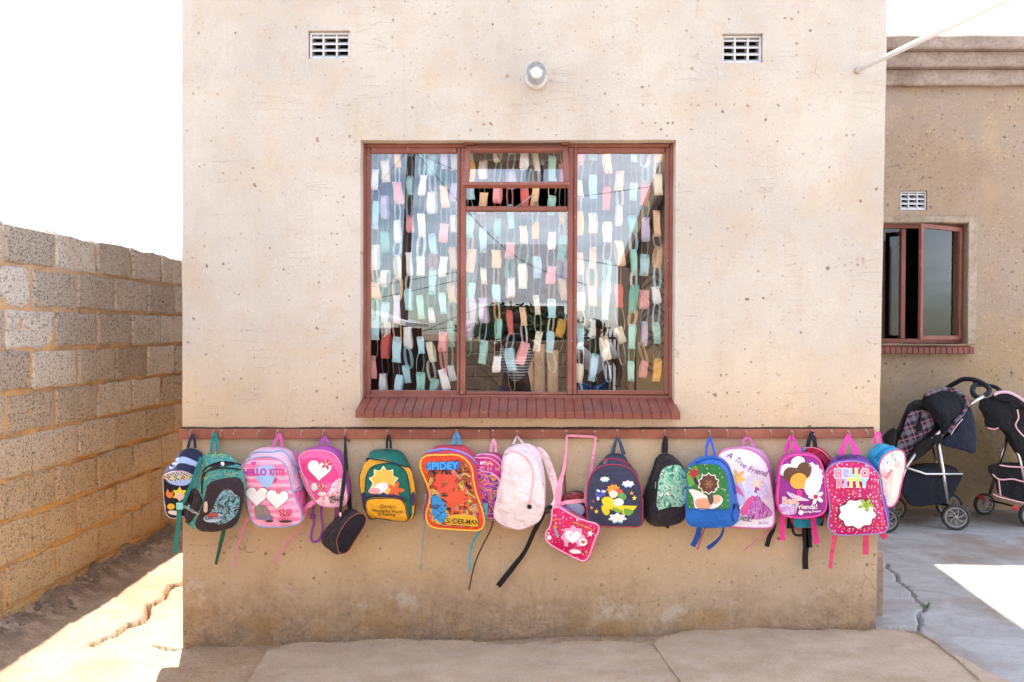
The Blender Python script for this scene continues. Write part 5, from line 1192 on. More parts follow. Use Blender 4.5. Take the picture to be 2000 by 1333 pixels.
B.panel([(1020, 690), (1150, 760), (1330, 790), (1320, 830), (1150, 820), (1060, 760)], dots('white_net_print', '#f6e6f2', ['#c04aa0'], 90, .26, .1))
B.panel([(930, 880), (1050, 870), (1140, 900), (1150, 1000), (1050, 1020), (940, 980)], multi('soft_blue_print', ['#a8a4dc', '#d8d4f0', '#c07cc8', '#ece8f4'], 20, .4, seed=6))
for k in range(5):
    a = 2*PI*k/5-.6; B.panel(ell(1425+62*math.cos(a), 775+62*math.sin(a), 46, 26, a), flat('#e6e4f4'))
B.panel(ell(1418, 772, 30, 30), flat('#c01f48'))
B.panel(star(1215, 985, 40, 8, .75), flat('#f4eef2')); B.panel(ell(1210, 905, 22, 24), flat('#c02048'))
WH = flat('#f6e9ee'); OR = flat('#f08a5c')
B.text('Best', 962, 865, 128, WH, ang=.02, off=.05, sx=.98); B.text('Best', 962, 865, 128, OR, ang=.02, sx=.98, off=.0)
B.text('Friends!', 1140, 935, 98, WH, ang=.0, off=.02, sx=.95); B.text('Sharing Dreams', 1245, 988, 44, WH, ang=-.04, sx=.85, off=.015)
ribbon('hanging_loop', [Q('f', 1010, 170), Q('f', 1040, 80), Q(5, 710, 190), Q(5, 725, 150), Q(5, 745, 150), Q(5, 765, 185), Q('f', 1140, 80), Q('f', 1190, 160)], FB('#e83fa8'), [.022, .02, .014, .010, .010, .016, .03, .034], [-.1, -.08, -.06, -.045, -.045, -.06, -.1, -.12], B.o)
for pts in ([(660, 830), (658, 900), (655, 980), (660, 1048)], [(925, 840), (930, 920), (945, 1000), (958, 1078)]): B.strap(pts, FB('#ee3f94'), .026, z=5, ys=[-.12, -.1, -.09, -.085])

# 19 --- turquoise bag turned sideways at the corner
B = Bag('school_backpack', 'turquoise backpack turned sideways at the house corner, pale floral front', 'backpack', 1714, 'g',
        [(712, 420), (740, 340), (800, 280), (880, 245), (960, 238), (1010, 290), (1018, 400), (1000, 500), (965, 680), (930, 820), (880, 895), (830, 912), (780, 860), (740, 640), (715, 520)],
        [(560, 330), (600, 230), (680, 165), (760, 160), (840, 190), (900, 240), (930, 400), (900, 620), (840, 840), (760, 860), (650, 800), (580, 600)],
        -.135, -.03, FB('#2ba0cc', .55), multi('pale_floral_print', ['#bfe2dc', '#e9ead8', '#f3c6c4', '#d8ecdf', '#f2e8d2', '#a8d4cf'], 16, .4, seed=19, dist=1), .008, seed=19)
B.piping(flat('#d85a8c'), .003); B.line([(660, 330), (720, 260), (800, 215), (880, 205)], flat('#1c86b4'), .005, 'zip'); B.line([(560, 330), (600, 230), (690, 162)], flat('#1d6fa0'), .005)
B.panel(heart(800, 540, 62, .1), flat('#f2b8bc')); B.panel(ell(925, 410, 34, 50, .2), flat('#f0bdb4')); B.panel([(880, 500), (930, 480), (945, 600), (920, 720), (880, 820), (840, 760), (860, 620)], flat('#f1e6cf'))
B.text('Love', 798, 578, 62, flat('#cf4450'), ang=-.95, shear=.2, off=.012)
for x, y in ((800, 385), (862, 300), (895, 350)): B.line([(x-8, y-10), (x+8, y-4), (x+6, y+12), (x-6, y+10)], flat('#6f9a92'), .0012, 'print')
ribbon('hanging_loop', [Q('g', 652, 170), Q('g', 665, 80), Q('g', 690, 35), Q('g', 712, 45), Q('g', 720, 100), Q('g', 722, 160)], FB('#e845a4'), [.016, .014, .012, .012, .012, .014], [-.05, -.05, -.045, -.045, -.05, -.06], B.o)
B.strap([(740, 1215), (775, 1265), (790, 1280)], FB('#e0426c'), .03, y=-.05)

# 18 --- magenta dotted bag
B = Bag('school_backpack', 'magenta polka dot backpack with purple sides and colourful bubble letters', 'backpack', 1657, 'g',
        [(78, 520), (100, 460), (180, 400), (300, 375), (430, 372), (540, 395), (630, 450), (700, 530), (725, 640), (740, 780), (770, 920), (800, 1050), (812, 1140), (790, 1200), (700, 1225), (500, 1238), (300, 1248), (180, 1225), (110, 1160), (100, 1080), (125, 960), (110, 800), (90, 650)],
        [(115, 420), (160, 340), (230, 300), (340, 285), (480, 295), (580, 350), (660, 430), (730, 540), (780, 680), (805, 800), (815, 950), (825, 1080), (780, 1180), (500, 1220), (200, 1200), (110, 1060), (90, 820), (80, 580)],
        -.19, -.06, FB('#6f2c98', .5), dots('magenta_dotted_print', '#cc1568', ['#f6e4ee', '#f39a9a', '#f2c078', '#e9c8ea', '#f6e4ee'], 62, .2, .1, .4, 9, .95), .02, seed=18)
B.piping(flat('#9a86b8'), .0034)
B.panel([(190, 365), (240, 320), (330, 300), (420, 315), (480, 350), (400, 340), (300, 345), (230, 370)], FB('#3a1a5c'), name='top_gap')
B.panel([(735, 790), (805, 800), (815, 950), (825, 1100), (800, 1120), (770, 950)], FB('#7a35a4'), h=.002, name='side_pocket')
letters = ['#ef7f9c', '#a9a4e0', '#8fcbe8', '#b9d957', '#f28a9e']; let2 = ['#ef7f9c', '#b3a5e2', '#f3d45c', '#bcd95a', '#8fd0dc']
x = 182
for ch, c, dx in zip('HELLO', letters, (96, 78, 66, 66, 96)):
    B.text(ch, x, 556, 128, flat('#fbeef3'), off=.13, ang=-.03, sx=.9); x += dx
x = 182
for ch, c, dx in zip('HELLO', letters, (96, 78, 66, 66, 96)):
    B.text(ch, x, 556, 128, flat(c), off=.06, ang=-.03, sx=.9); x += dx
x = 205
for ch, c, dx in zip('KITTY', let2, (88, 44, 76, 76, 90)):
    B.text(ch, x, 665, 128, flat('#fbeef3'), off=.13, ang=-.03, sx=.86); x += dx
x = 205
for ch, c, dx in zip('KITTY', let2, (88, 44, 76, 76, 90)):
    B.text(ch, x, 665, 128, flat(c), off=.06, ang=-.03, sx=.86); x += dx
B.panel(flower(440, 985, 232, 9, .07, .1, .78), flat('#5b3322')); B.panel(flower(440, 985, 222, 9, .07, .1, .78), flat('#f3efe9', .4)); 
B.panel(flower(545, 880, 100, 5, .3, .2, .8), flat('#5d4a1e')); B.panel(flower(545, 880, 88, 5, .3, .2, .8), flat('#a3bd35')); B.panel(ell(545, 882, 30, 28), flat('#86a02a'))
ribbon('hanging_loop', [Q('g', 258, 295), Q('g', 285, 200), Q('g', 320, 110), Q('g', 342, 62), Q('g', 366, 110), Q('g', 410, 200), Q('g', 448, 292)], FB('#ea3fa4'), [.03, .022, .016, .012, .016, .024, .032], [-.09, -.08, -.06, -.045, -.06, -.09, -.11], B.o)
for pts, w_ in (([(180, 1245), (175, 1330)], .024), ([(548, 1235), (550, 1330)], .026)): pass
ribbon('strap', [Q(5, 1110, 1005), Q(5, 1100, 1090), Q(5, 1085, 1180), Q(5, 1072, 1290)], FB('#f0567f'), [.024, .02, .018, .018], [-.12, -.1, -.08, -.07], B.o)
ribbon('strap', [Q(5, 1380, 1005), Q(5, 1382, 1090), Q(5, 1380, 1172)], FB('#ee4f80'), .028, [-.12, -.1, -.09], B.o)
# ================================================================== paper chains inside the window
PC = {'pale blue': '#c4ecf5', 'mint green': '#b0e6d6', 'cream': '#fbf2da', 'peach': '#fdd2a6', 'pink': '#f7adad', 'white': '#faf9f6', 'lilac': '#decfe8', 'orange': '#fabf60', 'sea green': '#74bda8', 'coral': '#e0706a'}
pcm = {}
def paper(c):
    t = NT('coloured_paper'); k = H(PC[c]); m = t.fin(t.mix(t.mr(t.noise(t.pos, 30, 3), .4, .7, 0, .3), k, tuple(q*.85 for q in k[:3])+(1,)), .8, None, .2)
    # thin paper lets some light through
    tr = t.t.nodes.new('ShaderNodeBsdfTranslucent'); tr.inputs[0].default_value = k; ms = t.t.nodes.new('ShaderNodeMixShader'); ms.inputs[0].default_value = .08
    t.l(t.bs.outputs[0], ms.inputs[1]); t.l(tr.outputs[0], ms.inputs[2]); t.l(ms.outputs[0], t.out.inputs[0]); return m
def linkmesh(col, kind, seed):
    r = random.Random(seed); Lh = .052+r.uniform(-.004, .007); d = .014+r.uniform(-.002, .008); w_ = .0185+r.uniform(-.002, .002); n = 18; v = []; f = []; sk = r.uniform(-.25, .25); sq = r.uniform(-.006, .006)
    for i in range(n):
        t = 2*PI*i/n; a = d*math.copysign(abs(math.cos(t))**.75, math.cos(t)); h = Lh*math.sin(t)
        for s_ in (-1, 1):
            off = s_*w_*(1+.1*math.sin(3*t+seed)); h2 = h+s_*w_*sk*.35
            v.append((off+sq*math.sin(t), a, h2) if kind == 0 else (a+sq*math.sin(t), off, h2))
    for i in range(n): j = (i+1) % n; f.append((2*i, 2*i+1, 2*j+1, 2*j))
    me = bpy.data.meshes.new('paper_link'); me.from_pydata(v, [], f); me.materials.append(pcm[col]); return me
names = list(PC); LM = {}
for i, c in enumerate(names):
    pcm[c] = paper(c)
    for k in (0, 1):
        LM[c, k] = [linkmesh(c, k, i*7+k*3+j*31) for j in range(3)]
rc = random.Random(21)
def chain(px, bottom, pane_name, ordinal, Y, first_kind=0, wgt=None, top=293):
    wgt = wgt or [5, 4, 4, 4, 3, 3, 1, 1, 1, 1]
    cols = rc.choices(names, wgt, k=24); q = P(px, top, Y); zb = P(px, bottom, Y).z
    t = thing('paper_chain', 'paper chain %s in the %s pane, topped by a %s link' % (ordinal, pane_name, cols[0]), 'paper chain', q, 'paper chains hanging inside the big window')
    z = q.z+rc.uniform(0, .17); k = rc.choice([0, 0, 1]); i = 0; dx = 0; tilt = 0
    while z > zb:
        me = rc.choice(LM[cols[i % 24], k]); lowp = ss(zb+.35, zb, z)
        dx = dx*.8+rc.uniform(-.004, .004)+rc.uniform(-.012, .012)*lowp
        s = rc.uniform(.8, 1.25); wf = rc.uniform(.8, 1.15)
        o = inst('paper_link', me, t, (q.x+dx, q.y+rc.uniform(-.006, .006), z-.05*s), (rc.uniform(-.1, .1), rc.uniform(-.07, .07)+rc.uniform(-.35, .35)*lowp, rc.uniform(-.3, .3)+(rc.choice([0, .8, -.6]) if rc.random() < .10 else 0)), (wf, wf, s))
        z -= .089*s; k = 1-k; i += 1
ORD = ['first from left', 'second from left', 'third from left', 'fourth from left', 'fifth from left', 'sixth from left', 'seventh from left', 'eighth from left', 'ninth from left', 'tenth from left']
Lw = [7, 3, 4, 3, 3, 6, 3, 1, 1, 1]
for i, (px, bt, k) in enumerate([(732, 735, 0), (754, 745, 0), (777, 750, 0), (800, 735, 1), (822, 752, 0), (845, 755, 0), (866, 740, 1), (885, 725, 0)]): chain(px, bt, 'left', ORD[i], .122+.032*(i % 2), k, Lw)
for i, (px, bt, k) in enumerate([(919, 690, 0), (944, 700, 1), (971, 715, 0), (998, 745, 0), (1024, 700, 1), (1048, 690, 0), (1076, 720, 0), (1101, 670, 1)]): chain(px, bt, 'middle', ORD[i], .122+.032*(i % 2), k)
for i, (px, bt, k) in enumerate([(1134, 760, 0), (1159, 740, 0), (1185, 725, 0), (1211, 680, 1), (1237, 745, 0), (1261, 715, 1), (1284, 730, 0)]): chain(px, bt, 'right', ORD[i], .122+.032*(i % 2), k, [7, 4, 4, 4, 2, 4, 2, 2, 2, 1])

# ================================================================== the yard behind the viewer (seen in the window glass)
def R(px, py, D): return Vector(((px-1030)/F*D, 3.85-D+.15, 1.48-(py-647)/F*D))     # mirror image point at optical distance D
M_yw = paintm('dull_yard_wall', H('#8c7a69'), H('#6d5d50'), .9, bsc=20, bd=.004)
M_tin = paintm('pale_roof_sheet', H('#a9aab0'), H('#909298'), .6)
M_darkr = paintm('dark_shed_wall', H('#4a2624'), H('#35201d'), .9)
M_iron = paintm('black_gate_iron', (.03, .025, .025, 1), (.05, .04, .04, 1), .5)
M_wood = paintm('grey_pole_wood', H('#5e4a40'), H('#483830'), .9)
# far yard wall of blocks
t = thing('yard_wall', 'grey block wall at the far side of the yard, reflected low in the panes', 'wall', (-1.5, -9, 0))
Dw = 12.85; x0, x1 = R(640, 0, Dw).x, R(1150, 0, Dw).x; yw = R(0, 0, Dw).y
MB().box(x0, x1, yw-.14, yw-.008, -.1, 1.33).build('wall_core', M_cem, t)
by = bpy.data.meshes.new('block'); bm = bmesh.new(); bmesh.ops.create_cube(bm, size=1)
for q in bm.verts: q.co = Vector((q.co.x*.38, q.co.y*.14, q.co.z*.19))
bmesh.ops.bevel(bm, geom=bm.edges[:], offset=.01, segments=1, affect='EDGES'); bm.to_mesh(by); bm.free(); by.materials.append(M_yw)
for r_ in range(7):
    x = x0+(.2 if r_ % 2 else 0)
    while x < x1: inst('block', by, t, (x+.19, yw-.066, .0+.2*r_+.03)); x += .4
# gabled house
t = thing('gabled_house', 'brown gabled house across the yard, reflected at the right of the window', 'house', (3, -6, 0))
D = 9.85; pts = [R(1228, 800, D), R(1228, 505, D), R(1330, 240, D)]; yb_ = pts[0].y; X1 = 6.5; ap = 4.2
prof = [(pts[0].x, -.2), (pts[1].x, pts[1].z), (pts[2].x, pts[2].z), (3.2, pts[2].z+2.0), (X1, 3.0), (X1, -.2)]
n = len(prof); v = [(x, yb_, z) for x, z in prof]+[(x, yb_-1.2, z) for x, z in prof]
mesh('wall', v, [tuple(range(n)), tuple(range(2*n-1, n-1, -1))]+[(i, n+i, n+(i+1) % n, (i+1) % n) for i in range(n)], M_wall2, t)
b = MB(); a, c_ = prof[1], (3.2, pts[2].z+2.0); b.tube([(a[0]-.05, yb_+.1, a[1]-.1), (c_[0], yb_+.1, c_[1]+.08)], .06, 4); b.build('fascia', M_wood, t)
b = MB()
for k in range(3):
    c0 = Vector((R(1275, 0, D).x, yb_+.03, R(0, 560+k*62, D).z)); b.tube([c0+Vector((.16*math.cos(q)*(.7+.3*math.cos(2*q)), 0, .18*math.sin(q))) for q in (2*PI*i/20 for i in range(20))], .008, 4, closed=True)
b.tube([(R(1240, 0, D).x, yb_+.03, .4), (R(1240, 0, D).x, yb_+.03, 2.2)], .01, 4); b.tube([(R(1310, 0, D).x, yb_+.03, .4), (R(1310, 0, D).x, yb_+.03, 2.2)], .01, 4)
b.build('scroll_grille', M_iron, t)
# gate with spikes
t = thing('metal_gate', 'black spiked iron gate reflected in the right pane', 'gate', (.9, -7, 0)); D = 10.8
for k in range(14):
    p = R(1128+k*8.5, 645, D); b = MB(); b.tube([(p.x, p.y, -.05), (p.x, p.y, p.z-.06), (p.x, p.y, p.z)], [.011, .011, .001], 6); b.build('bar', M_iron, t)
for z in (.15, R(0, 662, D).z): b = MB(); p = R(1125, 0, D); q = R(1245, 0, D); b.box(p.x, q.x, p.y-.012, p.y+.012, z, z+.03); b.build('rail', M_iron, t)
# three clay-coloured posts
for k, (px, py) in enumerate(((1032, 690), (1054, 672), (1080, 684))):
    p = R(px, py, 9.0); b = MB(); b.lathe([(.001, -.1), (.065, -.1), (.06, p.z), (.001, p.z)], Matrix.Translation((p.x, p.y, 0)), 12)
    tag(b.build('fence_post', paintm('pale_post', H('#c9a98c'), H('#a98a70'), .9), None, True), ('left', 'middle', 'right')[k]+' one of three pale round posts reflected in the middle pane', 'post', 'pale posts reflected in the window')
# open shed on the left, roof with pale edge
t = thing('open_shed', 'dark open shed with pale roof edge reflected at the left of the window', 'shed', (-2.4, -7, 0)); D = 10.5
a, c_ = R(690, 612, D), R(790, 637, D); a2 = R(600, 590, D)
mesh('roof', [(a2.x, a2.y, a2.z), (c_.x, c_.y, c_.z), (c_.x, c_.y-2.5, c_.z), (a2.x, a2.y-2.5, a2.z), (a2.x, a2.y, a2.z+.05), (c_.x, c_.y, c_.z+.05), (c_.x, c_.y-2.5, c_.z+.05), (a2.x, a2.y-2.5, a2.z+.05)],
     [(0, 1, 5, 4), (1, 2, 6, 5), (2, 3, 7, 6), (3, 0, 4, 7), (4, 5, 6, 7), (3, 2, 1, 0)], M_white, t)
b = MB(); b.box(a2.x, c_.x-.1, a.y-2.4, a.y-2.3, -.1, c_.z-.02); b.build('back_wall', M_darkr, t)
b = MB(); b.box(c_.x-.18, c_.x-.1, a.y-2.29, a.y-.02, -.1, c_.z-.02); b.build('side_wall', M_darkr, t)
# big pale corrugated roof
t = thing('tin_roofed_house', 'house with a big pale corrugated roof, reflected behind the paper chains', 'house', (0, -14, 0)); D = 18
p, q = R(925, 592, D), R(1120, 590, D); zt_ = R(0, 455, D).z; v = []; f = []; m = 90
for i in range(m+1):
    x = p.x+(q.x-p.x)*i/m; j = .03*math.sin(i*PI/1.5); v += [(x, p.y, p.z+j), (x, p.y-2.4, zt_+j)]
for i in range(m): f.append((2*i, 2*i+2, 2*i+3, 2*i+1))
mesh('roof', v, f, M_tin, t, True)
b = MB(); b.box(p.x+.2, q.x-.2, p.y-3, p.y-.3, -.1, p.z-.05); b.build('wall', M_yw, t)
# bushy tree behind the yard wall
def tree(label, c, rx, rz, nleaf, seed):
    t = thing('tree', label, 'tree', (c.x, c.y, 0)); r = random.Random(seed)
    b = MB(); b.tube([(c.x, c.y, -.1), (c.x+.05, c.y, c.z*.5), (c.x, c.y, c.z)], [.1, .07, .03], 7)
    for k in range(7):
        a = r.uniform(0, 2*PI); b.tube([(c.x, c.y, c.z*.6), (c.x+math.cos(a)*rx*.4, c.y+math.sin(a)*rx*.4, c.z), (c.x+math.cos(a)*rx*.8, c.y+math.sin(a)*rx*.8, c.z+r.uniform(-.2, .7)*rz)], [.04, .025, .008], 5)
    b.build('trunk', M_wood, t); b = MB(); cl = [(r.gauss(0, .45), r.gauss(0, .45), r.gauss(0, .45)) for _ in range(40)]
    for _ in range(nleaf):
        a = r.choice(cl); p = Vector((c.x+(a[0]+r.gauss(0, .16))*rx, c.y+(a[1]+r.gauss(0, .16))*rx, c.z+(a[2]+r.gauss(0, .16))*rz)); u = Vector((r.gauss(0, 1), r.gauss(0, 1), r.gauss(0, 1))).normalized(); w_ = u.orthogonal().normalized(); s_ = r.uniform(.04, .08)
        b.add([p-u*s_, p+w_*s_*.4, p+u*s_, p-w_*s_*.4], [(0, 1, 2, 3)])
    b.build('crown', NT('tree_leaf').fin((.06, .09, .04, 1), .6), t)
tree('bushy green tree behind the far yard wall, reflected in the middle pane', R(1000, 640, 15.5), .8, .45, 2600, 3)
tree('low bushy tree further right, reflected beside the pale posts', R(1085, 650, 15.5), .6, .4, 2000, 8)
# utility pole and overhead wires
D = 12; pt = R(803, 270, D); pb = R(783, 700, D)
t = thing('utility_pole', 'leaning wooden utility pole reflected in the left pane', 'pole', (pb.x, pb.y, 0))
b = MB(); b.tube([(pb.x-.02, pb.y, -.1), (pb.x, pb.y, pb.z), tuple(pt)], [.075, .07, .06], 10); b.build('post', M_wood, t)
b = MB(); b.box(pt.x-.4, pt.x+.4, pt.y-.03, pt.y+.03, pt.z-.1, pt.z-.03); b.build('cross_arm', M_wood, t)
wires = [((803, 290), (990, 490), (1145, 556)), ((803, 292), (870, 325), (960, 360)), ((640, 395), (720, 372), (803, 285)), ((560, 600), (720, 562), (900, 530)), ((560, 615), (740, 582), (905, 545)), ((1000, 395), (1120, 385), (1290, 362)), ((1100, 500), (1230, 522), (1330, 530)), ((820, 650), (900, 615), (1000, 580)), ((700, 660), (880, 640), (1100, 632))]
for k, w_ in enumerate(wires):
    b = MB(); b.tube(crom([R(x, y, 12+.3*k) for x, y in w_], 8), .0055, 4)
    tag(b.build('overhead_wire', M_iron), ['wire running steeply down to the right from the pole', 'short wire leaving the pole top to the right', 'wire rising to the pole top from left', 'wire crossing the left pane at mid height', 'wire just under the mid height wire in the left pane', 'dark wire crossing high in the right pane', 'wire sagging across the middle of the right pane', 'wire crossing low behind the left pane chains', 'lowest wire, level with the yard wall top'][k]+', reflected', 'wire', 'overhead wires reflected in the window')

# people reflected in the window
def skinfig(name, joints, edges, mat, parent):
    me = bpy.data.meshes.new(name); me.from_pydata([j[0] for j in joints], edges, []); o = bpy.data.objects.new(name, me); COL.objects.link(o)
    md = o.modifiers.new('s', 'SKIN'); sv = me.skin_vertices[0].data
    for i, j in enumerate(joints): sv[i].radius = (j[1], j[1]*(j[2] if len(j) > 2 else 1))
    sv[0].use_root = True; md2 = o.modifiers.new('ss', 'SUBSURF'); md2.levels = 2; md2.render_levels = 2
    bpy.context.view_layer.update(); dg = bpy.context.evaluated_depsgraph_get(); ev = bpy.data.meshes.new_from_object(o.evaluated_get(dg))
    bpy.data.objects.remove(o); ev.materials.clear(); ev.materials.append(mat); ev.polygons.foreach_set('use_smooth', [True]*len(ev.polygons))
    base = W[parent]; ev.transform(Matrix.Translation(-base)); r = bpy.data.objects.new(name, ev); COL.objects.link(r); r.parent = parent; W[r] = base; return r
def person(label, x, y, h, skin, shirt, trousers, lean=0, hands=None):
    t = thing('person', label, 'person', (x, y, 0)); s = h/1.72
    def J(dx, dy, z, r, k=1): return ((x+dx*s, y+dy*s+lean*max(0, z-.95), z*s), r*s, k)
    hl, hr = hands or ((-.3, .12, .85), (.3, .12, .85))
    js = [J(0, 0, .95, .13, .8), J(0, 0, 1.15, .12, .75), J(0, .0, 1.36, .15, .7), J(0, 0, 1.46, .055), J(0, .02, 1.56, .075, 1.1), J(0, .02, 1.66, .07, 1.1),
          J(-.18, 0, 1.38, .05), J(.18, 0, 1.38, .05), J((-.18+hl[0])/2-.1, hl[1]/2-.02, (1.38+hl[2])/2-.06, .038), J((.18+hr[0])/2+.1, hr[1]/2-.02, (1.38+hr[2])/2-.06, .038), J(*hl, .028), J(*hr, .028),
          J(-.1, 0, .86, .09), J(.1, 0, .86, .09), J(-.11, .02, .48, .06), J(.11, .02, .48, .06), J(-.11, 0, .09, .04), J(.11, 0, .09, .04), J(-.12, .13, .04, .035, .6), J(.12, .13, .04, .035, .6)]
    ed = [(0, 1), (1, 2), (2, 3), (3, 4), (4, 5), (2, 6), (2, 7), (6, 8), (7, 9), (8, 10), (9, 11), (0, 12), (0, 13), (12, 14), (13, 15), (14, 16), (15, 17), (16, 18), (17, 19)]
    nh = len(js)
    for side, hand in ((-1, 10), (1, 11)):
        hx, hy, hz = js[hand][0]; hx, hy = (hx-x)/s, (hy-y)/s; hz /= s
        for k in range(5):
            ox = (k-2)*.016; ln = (.05, .07, .075, .07, .055)[k]; js.append(J(hx+ox, hy+.03, hz+.01, .011)); js.append(J(hx+ox*1.3, hy+.03+ln*.6, hz+.015, .008)); ed += [(hand, len(js)-2), (len(js)-2, len(js)-1)]
    skinfig('body', js, ed, skin, t)
    cj = [J(0, 0, .93, .145, .85), J(0, 0, 1.15, .135, .8), J(0, 0, 1.37, .165, .72), J(-.19, 0, 1.38, .065), J(.19, 0, 1.38, .065)]
    for a, hd in ((3, hl), (4, hr)): sg = -1 if a == 3 else 1; cj.append(J(sg*.19+(hd[0]-sg*.18)*.28+sg*.06, hd[1]*.28, 1.38+(hd[2]-1.38)*.28-.03, .058))
    skinfig('shirt', cj, [(0, 1), (1, 2), (2, 3), (2, 4), (3, 5), (4, 6)], shirt, t)
    tj = [J(0, 0, .95, .14, .85), J(-.1, 0, .84, .1), J(.1, 0, .84, .1), J(-.11, .02, .48, .075), J(.11, .02, .48, .075), J(-.11, 0, .12, .06), J(.11, 0, .12, .06)]
    skinfig('trousers', tj, [(0, 1), (0, 2), (1, 3), (2, 4), (3, 5), (4, 6)], trousers, t)
    b = MB(); c0 = Vector((x, y+.0*s+lean*.65, 1.64*s)); Mh = Matrix.Translation(c0); b.lathe([(.001, .1*s), (.05*s, .092*s), (.08*s, .06*s), (.09*s, .02*s), (.088*s, -.02*s)], Mh, 16); b.build('hair', NT('black_hair').fin((.01, .008, .008, 1), .8), t, True)
    c1 = Vector((x, y+lean*.65+.095*s, 1.585*s)); f_ = MB()
    f_.lathe([(.001, .018), (.012, .0), (.001, -.018)], Matrix.Translation(c1+Vector((0, .0, -.01))), 8)
    for sx_ in (-1, 1): f_.lathe([(.001, .008), (.011, .0), (.001, -.008)], Matrix.Translation(c1+Vector((sx_*.03, -.012, .02))), 8)
    f_.lathe([(.001, .006), (.022, .0), (.001, -.006)], Matrix.Translation(c1+Vector((0, -.008, -.045))), 8)
    f_.build('face_features', NT('dark_features').fin((.03, .015, .012, 1), .5), t, True, kind='stuff'); return t
SK = NT('brown_skin').fin((.09, .045, .03, 1), .5); JE = NT('denim').fin(H('#2b4a7c'), .8)
ph = person('person in a striped white shirt holding a camera up, reflected in the middle pane', -.12, -4.28, 1.66, SK, stripes('striped_shirt_cloth', '#e6e6ea', '#3a3a46', .03, .8), JE, 0, ((-.05, .26, 1.47), (.07, .26, 1.47)))
b = MB(); b.box(-.18, -.05, -4.04, -3.98, 1.38, 1.46, .008); b.lathe([(.001, .0), (.03, .0), (.033, .05), (.001, .05)], Matrix.Translation((-.115, -3.98, 1.42)) @ Matrix.Rotation(-PI/2, 4, 'X'), 14)
tag(b.build('photo_camera', NT('black_camera').fin((.02, .02, .02, 1), .4)), 'black camera held in front of the reflected person\'s face', 'camera')
person('person in a pale grey t-shirt leaning forward, reflected in the right pane', .84, -6.0, 1.62, SK, NT('grey_cotton').fin(H('#c9cbd0'), .9), JE, .25)
# ================================================================== strollers in front of the brown house
ZM['h'] = (1840, 720, 3.92)
NAVY = FB('#141821', .8, 1, .8); BLK = FB('#100f12', .85)
def plaid():
    t = NT('plaid_seat_cloth'); p = t.map(t.pos, (1, 1, 1), rot=(0, .35, 0)); x, y, z = t.sep(p)[:3]; c = H('#3a3642')
    for ax in (x, z):
        f = t.math('FRACT', t.math('DIVIDE', ax, .075))
        c = t.mix(t.math('MULTIPLY', t.math('LESS_THAN', f, .34), .45), c, H('#85808c'))
        c = t.mix(t.math('MULTIPLY', t.math('LESS_THAN', t.math('ABSOLUTE', t.math('SUBTRACT', f, .6)), .035), .8), c, H('#c07080'))
        c = t.mix(t.math('MULTIPLY', t.math('LESS_THAN', t.math('ABSOLUTE', t.math('SUBTRACT', f, .82)), .08), .5), c, H('#1c1d28'))
    return t.fin(c, .85, t.bump(t.noise(t.pos, 20, 3), .006), .2)
PLAID = plaid()
M_tyre = NT('grey_tyre').fin((.045, .042, .045, 1), .7); M_rim = NT('grey_plastic_rim').fin((.35, .34, .33, 1), .35); M_foam = fabric('#262a38', .7); M_redp = flat('#b0302c', .4)
def piece(name, parent, z, front, back, yf, yb, mat, dome=.02, bulge=.02, seed=1, wr=.004, zb=None):
    N = 48; fp, fc = polar([Q(z, *p) for p in front], N); bp, bc = polar([Q(zb or z, *p) for p in back], N)
    Fw = [P(x, y, yf) for x, y in fp]; Bw = [P(x, y, yb) for x, y in bp]; fcw = P(*fc, yf); bcw = P(*bc, yb); rings = []
    for q, dd in ((.5, dome*.6), (.9, .2*dome), (1, 0)): rings.append([bcw.lerp(p, q)+Vector((0, dd, 0)) for p in Bw])
    for t in (.15, .35, .5, .65, .85):
        cc = bcw.lerp(fcw, t); r_ = []
        for a, b_ in zip(Bw, Fw):
            q = a.lerp(b_, t); q2 = cc+(q-cc)*(1+bulge*math.sin(PI*t)); q2.y = q.y; r_.append(q2)
        rings.append(r_)
    rings.append(Fw)
    for q in (.94, .8, .6, .4, .2): rings.append([fcw.lerp(p, q)+Vector((0, -dome*(1-q**2.4), 0)) for p in Fw])
    v = []
    for r_ in rings:
        for p in r_: v.append(p+Vector((noise.noise(p*8+Vector((seed, 0, 0))), noise.noise(p*9+Vector((0, seed, 0)))*1.6, noise.noise(p*8+Vector((0, 0, seed)))))*wr*1.6)
    f = []
    for i in range(len(rings)-1):
        for k in range(N): f.append((i*N+k, i*N+(k+1) % N, (i+1)*N+(k+1) % N, (i+1)*N+k))
    v += [fcw+Vector((0, -dome, 0))]; m = (len(rings)-1)*N
    for k in range(N): f.append((m+k, m+(k+1) % N, len(v)-1))
    return mesh(name, v, f, mat, parent, True)
def tube(name, parent, z, pts, ys, r, mat, smooth=True):
    yy = ys if isinstance(ys, (list, tuple)) else [ys]*len(pts); q = [P(*Q(z, *p), y_) for p, y_ in zip(pts, yy)]
    b = MB(); b.tube(crom(q, 5) if smooth else q, r, 8); return b.build(name, mat, parent, True)
